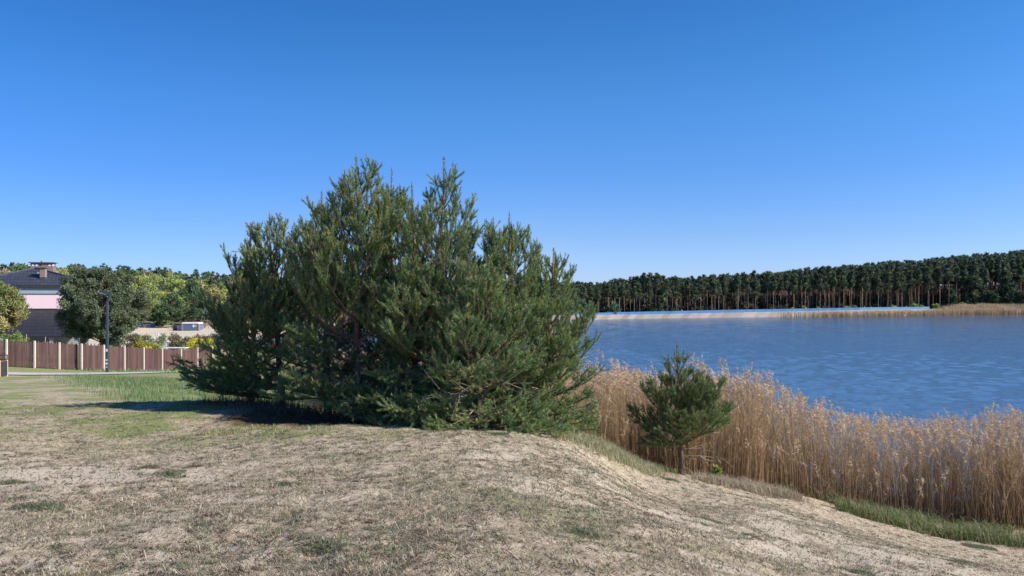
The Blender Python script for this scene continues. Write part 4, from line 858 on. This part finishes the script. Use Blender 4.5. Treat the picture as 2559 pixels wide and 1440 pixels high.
for i in range(len(FP)-1):
    a, b = FP[i], FP[i+1]; d = (b-a); d.z = 0; L = d.length; d.normalize(); nb = max(8, int(L/.125)); V, Qd, Cc = [], [], []; off = 0; nrm = Vector((-d.y, d.x, 0))
    for k in range(nb):
        t0 = (k+.04)/nb; t1 = (k+.96)/nb; c0 = a.lerp(b, t0)-fo; c1 = a.lerp(b, t1)-fo; zb = (a.z+(b.z-a.z)*t0)-fo.z+.03
        zt = FT[i]+(FT[i+1]-FT[i])*(t0+t1)/2-fo.z-.07; pk = (.17 if k % 2 else .02) if i in (2,3,4) else (.05 if k % 2 else 0)
        if i in (9,10,11): pk = .12 if k % 2 else 0
        pk *= rg.uniform(.6, 1.2); o1 = nrm*rg.uniform(-.008, .008); o2 = nrm*.022; mid = (c0+c1)/2
        ring = [(c0, zb), (c1, zb), (c1, zt), (mid, zt+pk+.005), (c0, zt)]
        for off_ in (o1, o1+o2):
            for cc_, zz in ring: V.append((cc_.x+off_.x, cc_.y+off_.y, zz))
        f0 = off
        Qd += [(f0, f0+1, f0+2, f0+4), (f0+6, f0+5, f0+9, f0+7), (f0, f0+5, f0+6, f0+1), (f0+1, f0+6, f0+7, f0+2), (f0+4, f0+9, f0+5, f0), (f0+2, f0+7, f0+8, f0+3), (f0+3, f0+8, f0+9, f0+4)]
        c_ = np.array([.108,.060,.052])*rg.uniform(.72, 1.25)*np.array([1, rg.uniform(.92, 1.08), rg.uniform(.9, 1.1)]); Cc += [c_]*10; off += 10
    T = []
    for k in range(nb): f0 = k*10; T += [(f0+4, f0+2, f0+3), (f0+7, f0+9, f0+8)]
    mesh_from("board_panel", V, T, Qd, col=np.array(Cc), mat=fm, parent=fence)

# sticks in the garden behind the fence
stk = mottled("pale_wood", (.42,.34,.26), (.55,.46,.36), 9)
for px, y0, y1, dx, lab in ((66,836,880,0,"upright wooden garden stake behind the fence"),(112,842,880,-.12,"leaning wooden garden stake behind the fence, right of the upright one"),(24,838,880,-.15,"leaning garden stake sticking out of the bright green shrub")):
    D = 53; x = (px-CX)/F*D; zt = ZC-(y0-YH)/F*D; zb = h1(x, D)
    o = MB().tube([(dx, 0, -.1), (dx*.3, 0, (zt-zb)*.6), (0-dx*.5, 0, zt-zb)], [.028, .026, .022], 7).build("garden_stake", stk); o.location = (x, D, zb); tag(o, lab, "stake")
# white garden table behind the fence
wh = mottled("white_paint", (.74,.74,.73), (.82,.82,.81), 4, .5)
D = 68; x = (441-CX)/F*D; zt = ZC-(868.5-YH)/F*D; zb = h1(x, D)
t = empty("garden_table", (x, D, zb), "long white garden table just visible over the fence", "table")
MB().box(-1.0, 1.0, -.4, .4, zt-zb-.06, zt-zb).build("tabletop", wh, t, bevel=.01)
for sx in (-.9, .9):
    for sy in (-.32, .32): MB().box(sx-.04, sx+.04, sy-.04, sy+.04, -.05, zt-zb-.063).build("leg", wh, t)

# ------------------------------------------------------------------ street lamp
lmat = mottled("anthracite_metal", (.035,.052,.075), (.048,.066,.09), 4, .45, .5, .05)
D = 50; x = (268-CX)/F*D; zb = h1(x, D); zz = lambda py: ZC-(py-YH)/F*D-zb
lamp = empty("street_lamp", (x, D, zb), "dark blue-grey street lamp with a bent top beside the path", "street lamp")
MB().box(-.07, .07, -.07, .07, -.3, zz(757)).build("pole", lmat, lamp, bevel=.01)
MB().bar((0,0,zz(757)-.02), (.20,0,zz(737)), .13, .13, up=(0,1,0)).build("bracket", lmat, lamp, bevel=.01)
hd = MB().bar((.27,0,zz(736.5)), (-.52,0,zz(727)), .16, .09, up=(0,1,0)).build("lamp_head", lmat, lamp, bevel=.01)
lens = principled("lamp_lens", (.75,.77,.78), .3)[0]
MB().bar((-.05,0,zz(732.6)-.085), (-.46,0,zz(727.8)-.085), .12, .012, up=(0,1,0)).build("lens", lens, hd)
for py, hh in ((874,.13),(899,.07),(907.5,.10),(917,.04)): MB().box(-.06, .06, -.076, -.072, zz(py)-hh, zz(py)+hh*.4).build("sticker", wh, lamp)
MB().box(-.15, .15, -.15, .15, -.2, .03).build("base_plate", lmat, lamp, bevel=.01)

# ------------------------------------------------------------------ litter bin at the left edge
D = 42; x = (-8-CX)/F*D; zb = h1(x, D); tim = mottled("orange_timber", (.42,.22,.10), (.55,.31,.16), 5, .7, mapscale=(4,4,.5)); tim2 = mottled("pale_timber", (.58,.37,.22), (.66,.44,.28), 5, .7, mapscale=(4,4,.5)); blk = mottled("black_steel", (.03,.03,.035), (.05,.05,.055), 5, .5)
bn = empty("litter_bin", (x, D, zb), "timber-clad litter bin with a black steel frame at the left edge", "bin")
MB().box(-.40, .40, -.26, .30, .02, .86).build("liner", blk, bn)
for k in range(9): MB().box(-.52+k*.082, -.52+k*.082+.07, -.30, -.27, .03, .90).build("slat", tim, bn, bevel=.004)
for k in range(6): MB().box(.31, .34, -.24+k*.09, -.17+k*.09, .03, .90).build("slat", tim, bn, bevel=.004)
for sx in (-.60, .28):
    for sy in (-.34, .26): MB().box(sx, sx+.12, sy, sy+.10, -.05, .93).build("corner_post", tim2, bn, bevel=.006)
fr = MB()
for sx in (-.56, .37):
    for sy in (-.31, .33): fr.box(sx-.016, sx+.016, sy-.016, sy+.016, .93, 1.19)
for z_ in (.945, 1.19):
    for sy in (-.31, .33): fr.box(-.60, .41, sy-.02, sy+.02, z_-.0195, z_+.0195)
    for sx in (-.58, .39): fr.box(sx-.02, sx+.02, -.289, .309, z_-.018, z_+.018)
fr.build("steel_frame", blk, bn)
MB().box(-.50, -.26, -.33, -.303, .1, .55).build("door_opening", blk, bn)

# ------------------------------------------------------------------ pink house
def tiles(name, c1, c2, axis):
    m, n, p = principled(name, c1, .5, .5); tc = n.nodes.new('ShaderNodeTexCoord'); mp = n.nodes.new('ShaderNodeMapping'); br = n.nodes.new('ShaderNodeTexBrick')
    mp.inputs['Rotation'].default_value = axis; n.links.new(tc.outputs['Object'], mp.inputs[0]); n.links.new(mp.outputs[0], br.inputs[0])
    br.inputs['Color1'].default_value = (*c1, 1); br.inputs['Color2'].default_value = (*c2, 1); br.inputs['Mortar'].default_value = (c1[0]*.3, c1[1]*.3, c1[2]*.3, 1)
    br.inputs['Scale'].default_value = 1; br.inputs['Brick Width'].default_value = .33; br.inputs['Row Height'].default_value = .30; br.inputs['Mortar Size'].default_value = .025; br.inputs['Mortar Smooth'].default_value = .4
    n.links.new(br.outputs[0], p.inputs['Base Color']); bump(n, p, br.outputs['Fac'], -.6, .03); return m
roofm = tiles("dark_roof_tiles", (.045,.048,.064), (.060,.064,.085), (math.radians(90), 0, 0))
porchm = tiles("brown_grey_roof_tiles", (.020,.022,.029), (.029,.031,.039), (math.radians(90), 0, 0))
bm, n, p = principled("chimney_brick", (.2,.11,.09), .85); tc = n.nodes.new('ShaderNodeTexCoord'); mp = n.nodes.new('ShaderNodeMapping'); mp.inputs['Rotation'].default_value = (math.radians(90),0,0); br = n.nodes.new('ShaderNodeTexBrick')
n.links.new(tc.outputs['Object'], mp.inputs[0]); n.links.new(mp.outputs[0], br.inputs[0]); n.links.new(br.outputs[0], p.inputs['Base Color'])
for k_, v_ in (('Color1', (.17,.10,.085,1)), ('Color2', (.23,.14,.115,1)), ('Mortar', (.33,.27,.24,1))): br.inputs[k_].default_value = v_
br.inputs['Scale'].default_value = 1; br.inputs['Brick Width'].default_value = .25; br.inputs['Row Height'].default_value = .08; br.inputs['Mortar Size'].default_value = .012
pink = mottled("pink_render", (.84,.60,.63), (.87,.64,.67), 1.2, .9, .2, .05); greyp = mottled("grey_band_render", (.30,.345,.41), (.33,.38,.44), 2, .9, .2, .05); dark = mottled("dark_soffit", (.03,.03,.035), (.05,.05,.055), 3, .6)
HD = 72.0; hx = lambda px, D=HD: (px-CX)/F*D; hz = lambda py, D=HD: ZC-(py-YH)/F*D
hb = (hx(95), HD, 1.0)
house = empty("house", hb, "pink house with dark hipped roof and brick chimneys behind the fence", "house", rz=math.radians(14))
TH = math.tan(math.radians(14))
def HB(): return MB()
X0, X1 = hx(-75)-hb[0], hx(228)-hb[0]
def rel(v): return [(a-hb[0], b-hb[1], c-hb[2]) for a, b, c in v]
MB().box(X0+.5, X1-.5, 0, 6.5, hz(772)-1-.3, hz(735)-1).build("wall", pink, house)
MB().box(X0+.48, X1-.48, -.02, 6.52, hz(735)-1+.002, hz(719.5)-1).build("frieze_band", greyp, house)
MB().box(X0+.46, X1-.46, -.06, -.022, hz(735.6)-1, hz(734.2)-1).build("moulding", dark, house)
# upper hipped roof
ez = hz(712, 71.2)-1; az_ = hz(671, 76)-1; ax_ = hx(100, 76)-hb[0]+3.6*TH
m = MB().add([(X0-.3,-.22,ez),(X1+.3,-.22,ez),(X1+.3,7.3,ez),(X0-.3,7.3,ez),(ax_,3.6,az_),(ax_,4.4,az_)], tri=[(0,1,4),(2,3,5)], quad=[(1,2,5,4),(3,0,4,5)])
rf = m.build("roof", roofm, house)
MB().box(X0-.28, X1+.28, -.20, 7.28, ez-.30, ez-.004).build("eaves", dark, house)
for a, b in (((X0-.3,-.22,ez),(ax_,3.6,az_)),((X1+.3,-.22,ez),(ax_,3.6,az_))): MB().bar(Vector(a)+Vector((0,0,.03)), Vector(b)+Vector((0,0,.03)), .22, .12).build("ridge_cap", lmat, rf)
def chimney(px0, px1, D, y0, y1, capw, cap, ydep, holes=None, capt=.1, zbot=None):
    a, b = hx(px0, D)-hb[0], hx(px1, D)-hb[0]; zt = hz(y0, D)-1; zb_ = (hz(y1, D)-1) if zbot is None else zbot
    yy = D-hb[1]; a += yy*TH; b += yy*TH; c_ = MB().box(a, b, yy, yy+ydep, zb_, zt-capt).build("chimney", bm, house)
    MB().box(a-capw, b+capw, yy-capw, yy+ydep+capw, zt-capt+.002, zt).build("cap", cap, c_, bevel=.01)
    return c_, a, b, yy, zt
capd = mottled("dark_coping", (.10,.085,.085), (.15,.13,.125), 6)
c1, a, b, yy, zt = chimney(86, 136, 78.0, 656, 690, .16, capd, .8, capt=.10)
for q in (83,91.5,99.5,108,128,136): 
    xq = hx(q, 78.0)-hb[0]+6*TH; MB().box(xq-.08, xq+.10, yy-.012, yy+.02, zt-.42, zt-.22).build("flue_opening", wh if q != 108 else blk, c1)
MB().tube([(hx(108, 78.0)-hb[0]+6*TH, yy+.3, zt), (hx(108, 78.0)-hb[0]+6*TH, yy+.3, zt+.16)], [.07,.05]).build("flue_cowl", blk, c1)
c2, a, b, yy, zt = chimney(100.5, 112.0, 73.1, 668, 697, .13, capd, .5, capt=.09)
MB().box(a-.01, b+.01, yy-.012, yy+.3, hz(697,73.1)-1-.1, hz(693,73.1)-1).build("flashing", lmat, c2)
MB().box(a-.22, a-.02, yy+.1, yy+.3, hz(684,73.1)-1, hz(680,73.1)-1).build("roof_vent", wh, rf)
# lower lean-to roof and porch under it
lz0, lz1 = hz(773)-1, hz(841, 67.3)-1
MB().add([(X0+.2,-.03,lz0),(X1-.2,-.03,lz0),(X1+.8,-4.7,lz1),(hx(-6, 67.3)-hb[0],-4.7,lz1),(X0+.2,-.03,lz0-.14),(X1-.2,-.03,lz0-.14),(X1+.8,-4.7,lz1-.14),(hx(-6, 67.3)-hb[0],-4.7,lz1-.14)],
    quad=[(3,2,1,0),(4,5,6,7),(0,1,5,4),(1,2,6,5),(2,3,7,6),(3,0,4,7)]).build("porch_roof", porchm, house)
MB().box(X0+.3, X1-.3, -.09, -.034, lz0+.004, lz0+.07).build("flashing", lmat, house)
sk = ZC-(783-YH)/F*71.2-1
MB().add([(hx(66,71.5)-hb[0],-.62,sk-.16),(hx(82,71.5)-hb[0],-.62,sk-.16),(hx(81,71.5)-hb[0],-.28,sk+.12),(hx(66.5,71.5)-hb[0],-.28,sk+.12)], quad=[(0,1,2,3)]).build("skylight", stk, house)
gw = mottled("grey_wall", (.30,.30,.31), (.36,.36,.36), 2)
MB().box(X0+.7, X1-.6, -.5, -.1, -1.5, lz0-.6).build("lower_wall", gw, house)
for q in range(6):
    xq = X0+3+q*2.1; MB().box(xq-.14, xq+.14, -4.45, -4.17, -1.2, lz1-.145).build("porch_post", gw, house)

# ------------------------------------------------------------------ beyond: container, boxes, climbing frame, people
blue = mottled("blue_cladding", (.10,.14,.22), (.13,.17,.26), 2, .6, mapscale=(12,12,.2)); cor = mottled("brown_trim", (.34,.20,.15), (.40,.25,.19), 3)
def at(px, D): x = (px-CX)/F*D; return (x, D, h1(x, D))
D = 141; b0 = at(476, D); k = F/D
cn = empty("container", b0, "blue-grey container hut with a white roof edge on the sand", "container")
wd, ht = 42/k, 21/k
MB().box(-wd/2+.1, wd/2-.1, 0, 1.8, .05, ht-.28).build("wall", blue, cn)
MB().box(-wd/2, wd/2, -.08, 1.9, ht-.28, ht).build("roof_edge", wh, cn, bevel=.02)
for s_ in (-1, 1): MB().box(s_*(wd/2)-.09 - (0 if s_ < 0 else .09), s_*(wd/2)+.09+(0 if s_ > 0 else .09), -.05, .2, 0, ht-.285).build("corner_post", cor, cn)
MB().box(.42, .75, -.03, .02, ht*.42, ht*.72).build("notice", wh, cn); MB().box(.80, 1.15, -.03, .02, ht*.44, ht*.70).build("window", mottled("pale_glass", (.35,.38,.42), (.4,.43,.47), 3, .3), cn)
D = 142; b0 = at(448.5, D); o = empty("storage_box", b0, "pale blue metal storage box left of the container", "box")
MB().box(-.42, .42, 0, .8, 0, .86).build("body", mottled("pale_blue_metal", (.30,.36,.46), (.34,.4,.5), 4, .5), o, bevel=.02); MB().box(-.46, .46, -.04, .84, .862, .93).build("lid", blue, o)
D = 143; b0 = at(437, D); o = empty("storage_box", b0, "black storage cabinet left of the pale blue box", "box")
MB().box(-.42, .38, 0, .8, 0, .88).build("body", dark, o, bevel=.02); MB().box(-.44, .40, -.03, .83, .882, .93).build("lid", blk, o)
D = 150; b0 = at(380.5, D); o = empty("storage_box", b0, "small blue hut with a pale lid under the birches", "box")
MB().box(-.35, .35, 0, .6, 0, .78).build("body", blue, o, bevel=.02); MB().box(-.25, .2, -.02, .62, .782, .9).build("lid", wh, o)
steel = mottled("blue_grey_steel", (.10,.14,.17), (.14,.18,.22), 3, .5)
D = 146; b0 = at(514, D); o = empty("climbing_pyramid", b0, "tall pyramid climbing frame beside the container", "playground"); Hh = (826-770)/F*D
for sx, sy in ((-1,-1),(1,-1),(1,1),(-1,1)): MB().tube([(sx*1.0, sy*1.0, -.1), (sx*.06, sy*.06, Hh)], [.055,.035], 6).build("leg", steel, o)
for q in (.22,.38,.55,.7): 
    e = 1.0-.94*q
    rp = MB()
    for sg in (-1, 1): rp.bar((-e-.15, sg*e, Hh*q), (e+.15, sg*e, Hh*q), .06); rp.bar((sg*e, -e, Hh*q), (sg*e, e, Hh*q), .05)
    rp.build("rung", cor, o)
MB().box(-.12, .12, -.12, .12, Hh, Hh+.08).build("top_cap", wh, o)

def person(px, D, z, H, shirt, legs, label, face=0.0, hat=None, walk=.1):
    x = (px-CX)/F*D; root = empty("person", (x, D, z), label, "person", rz=face); s = H/1.75
    me = bpy.data.meshes.new("body"); 
    P = [(0,0,.95),(0,0,1.15),(0,0,1.38),(0,0,1.50),(0,0,1.60),(0,.0,1.70),
         (.10,0,.90),(.12,walk,.50),(.12,walk*.9-.03,.07),(.12,walk*.9-.16,.04),(-.10,0,.90),(-.12,-walk,.50),(-.12,-walk*.9-.0,.07),(-.12,-walk*.9-.14,.04),
         (.19,0,1.40),(.25,-walk*.6,1.14),(.24,-walk*1.2-.06,.90),(-.19,0,1.40),(-.25,walk*.6,1.14),(-.24,walk*.5-.06,.90)]
    E = [(0,1),(1,2),(2,3),(3,4),(4,5),(0,6),(6,7),(7,8),(8,9),(0,10),(10,11),(11,12),(12,13),(2,14),(14,15),(15,16),(2,17),(17,18),(18,19)]
    rad = [.15,.14,.16,.06,.095,.085,.09,.06,.045,.04,.09,.06,.045,.04,.06,.045,.035,.06,.045,.035]
    me.from_pydata([(a*s, b*s, c*s) for a, b, c in P], E, []); me.update()
    o = bpy.data.objects.new("body", me); COL.objects.link(o); o.parent = root
    sm = o.modifiers.new("skin", 'SKIN'); 
    for i, v in enumerate(me.skin_vertices[0].data): v.radius = (rad[i]*s, rad[i]*s*.85); v.use_root = (i == 0)
    o.modifiers.new("sub", 'SUBSURF').levels = 1; o.modifiers["sub"].render_levels = 1
    m, n, p = principled("clothed_figure", rough=.85); tc = n.nodes.new('ShaderNodeTexCoord'); sx = n.nodes.new('ShaderNodeSeparateXYZ'); n.links.new(tc.outputs['Object'], sx.inputs[0])
    mr_ = n.nodes.new('ShaderNodeMath'); mr_.operation = 'DIVIDE'; n.links.new(sx.outputs[2], mr_.inputs[0]); mr_.inputs[1].default_value = 2*s
    r_ = ramp(n, mr_.outputs[0], [(0, (.05,.04,.04)), (.05, legs), (.46, shirt), (.74, (.45,.28,.2)), (.83, hat or (.06,.04,.03))]); r_.color_ramp.interpolation = 'CONSTANT'; n.links.new(r_.outputs[0], p.inputs['Base Color'])
    me.materials.append(m); return root
person(682, 78, h1((682-CX)/F*78, 78), 1.7, (.70,.02,.03), (.06,.08,.15), "person in a red top standing on the shore, seen through the clump's boughs", .4)

# ------------------------------------------------------------------ embankment with concrete slabs and the blue railing
WL = [(1330,226,799,0),(1420,235,0,0),(1600,253,0,0),(1780,268,0,0),(1960,283,0,0),(2200,303,0,0),(2330,313,0,0)]
def crest(px): 
    D = np.interp(px, [1330,1420,1600,1960,2330], [232,241,259,289.5,319]); y = np.interp(px, [1330,1423,1500,1600,1700,1800,1960,2200,2330], [788.5,787.2,786.8,786,784.2,782,778.8,774,772.5]); return PX(px, y, D)
def wline(px): D = np.interp(px, [1330,1420,1600,1780,1960,2200,2330], [225.5,234.5,252.5,267.5,282.5,302.5,312]); q = PX(px, YH, D); return (q[0], q[1], -.5)
cpx = np.linspace(1330, 2330, 61); V, Qd = [], []; Cc = []; rg = R(13)
em, n, p = principled("concrete_slabs", rough=.9); a_ = n.nodes.new('ShaderNodeVertexColor'); a_.layer_name = "tint"; no = noise_node(n, .8, 5); r_ = ramp(n, no.outputs[0], [(.3,(.85,.85,.85)),(.7,(1.08,1.08,1.08))]); n.links.new(mix(n, 1.0, a_.outputs[0], r_.outputs[0], 'MULTIPLY'), p.inputs['Base Color'])
for i in range(60):
    a, b = cpx[i], cpx[i+1]; sh = -10      # joints run slanted in the view: slabs climb away to the right
    w0, w1, c0, c1 = wline(a), wline(b), crest(a+14), crest(b+14); col = np.array([.30,.27,.245])*rg.uniform(.75, 1.15) + np.array([rg.uniform(-.02,.03), 0, 0])
    bk0, bk1 = (c0[0], c0[1]+4, c0[2]), (c1[0], c1[1]+4, c1[2]); bb0, bb1 = (c0[0], c0[1]+7, c0[2]-1.6), (c1[0], c1[1]+7, c1[2]-1.6)
    k0 = len(V); V += [w0, w1, c1, c0, bk1, bk0, bb1, bb0]; Qd += [(k0, k0+1, k0+2, k0+3), (k0+3, k0+2, k0+4, k0+5), (k0+5, k0+4, k0+6, k0+7)]; Cc += [col]*8
emb = mesh_from("embankment", V, quad=Qd, col=np.array(Cc), mat=em); tag(emb, "long sloping concrete slab embankment on the far shore", "embankment")
bl = mottled("blue_banner_mesh", (.035,.125,.30), (.08,.21,.42), .35, .7, .3, .0, mapscale=(1,1,.3)); bl2 = mottled("pale_blue_banner_mesh", (.08,.22,.36), (.13,.28,.40), .35, .7, .3, 0)
rl = empty("railing", crest(1430), "long railing covered in blue mesh along the top of the embankment", "railing"); ro = Vector(crest(1430))
rp = np.linspace(1432, 2325, 42)
for i in range(41):
    a, b = Vector(crest(rp[i]))-ro, Vector(crest(rp[i+1]))-ro; a.y += .6; b.y += .6
    h0 = np.interp(rp[i], [1430,1600,1800,2325], [.5,.95,1.05,1.0]); h1_ = np.interp(rp[i+1], [1430,1600,1800,2325], [.5,.95,1.05,1.0])
    V = []
    for oy in (0, .03): V += [(a.x, a.y+oy, a.z), (b.x, b.y+oy, b.z), (b.x, b.y+oy, b.z+h1_), (a.x, a.y+oy, a.z+h0)]
    mesh_from("mesh_panel", V, quad=[(0,1,2,3),(5,4,7,6),(0,4,5,1),(1,5,6,2),(2,6,7,3),(3,7,4,0)], mat=bl if rp[i] < 2130 else bl2, parent=rl)
    MB().box(a.x-.03, a.x+.03, a.y+.035, a.y+.095, a.z-.3, a.z+h0+.05).build("post", steel, rl)
for px, shirt, legs, H, lab, gz in ((1460,(.75,.73,.70),(.5,.48,.46),1.75,"person in white walking on the embankment, left one of the pair near its left end",0),
        (1466.5,(.78,.76,.74),(.3,.32,.36),1.7,"person in white walking on the embankment, right one of the pair near its left end",0),
        (1704,(.8,.78,.76),(.45,.45,.45),1.75,"person in white standing at the middle of the blue railing",0),
        (1821,(.45,.22,.18),(.15,.12,.12),1.7,"person in a brown-red top standing behind the blue railing",0),
        (2160,(.78,.77,.76),(.2,.2,.22),1.75,"person in white behind the pale part of the railing, left of the two",0),
        (2178,(.35,.40,.50),(.6,.5,.45),1.7,"person in a grey-blue top behind the pale part of the railing, right of the two",0),
        (2265,(.75,.78,.70),(.12,.13,.16),1.8,"person in a pale top walking near the right end of the railing",0)):
    c_ = crest(px); person(px, c_[1]+1.5, c_[2], H, shirt, legs, lab, math.radians(90), hat=(.5,.45,.4))

# swan on the water by the far reeds
D = 300; x = (2259-CX)/F*D; sw = empty("swan", (x, D, 0), "white swan on the water before the far reeds", "bird")
m = MB().tube([(-.75,0,.12),(-.5,0,.2),(0,0,.2),(.4,0,.18),(.62,0,.28),(.60,0,.55),(.72,0,.85),(.86,0,.88)], [.03,.2,.3,.22,.09,.06,.07,.05], 8)
m.build("body", wh, sw, smooth=True); MB().tube([(.89,0,.87),(1.02,0,.82)], [.035,.01], 6).build("beak", mottled("orange_beak", (.7,.25,.05), (.7,.3,.05), 5), sw)

# pale stones and driftwood on the bank at the beach seen through the clump
for i, (px, D, s_, lab) in enumerate([(590,118,.9,"upturned white boat on the beach, left of the two seen through the clump"),(668,120,1.0,"upturned white boat on the beach, right of the two seen through the clump")]):
    b0 = at(px, D); V = []; rg = R(90+i); nS = 9
    hull = []
    for j in range(nS):
        t = j/(nS-1)*2-1; wv_ = .75*(1-abs(t)**2.2)+.03; 
        for a in np.linspace(0, math.pi, 7): hull.append((t*2.2*s_, math.cos(a)*wv_*s_, math.sin(a)**.7*(.62*(1-.25*t*t))*s_))
    Qd = [(j*7+q, (j+1)*7+q, (j+1)*7+q+1, j*7+q+1) for j in range(nS-1) for q in range(6)]
    o = mesh_from("boat", hull, quad=Qd, mat=wh, smooth=True); o.location = b0; o.rotation_euler = (0, 0, rg.uniform(-.3, .3)); tag(o, lab, "boat")
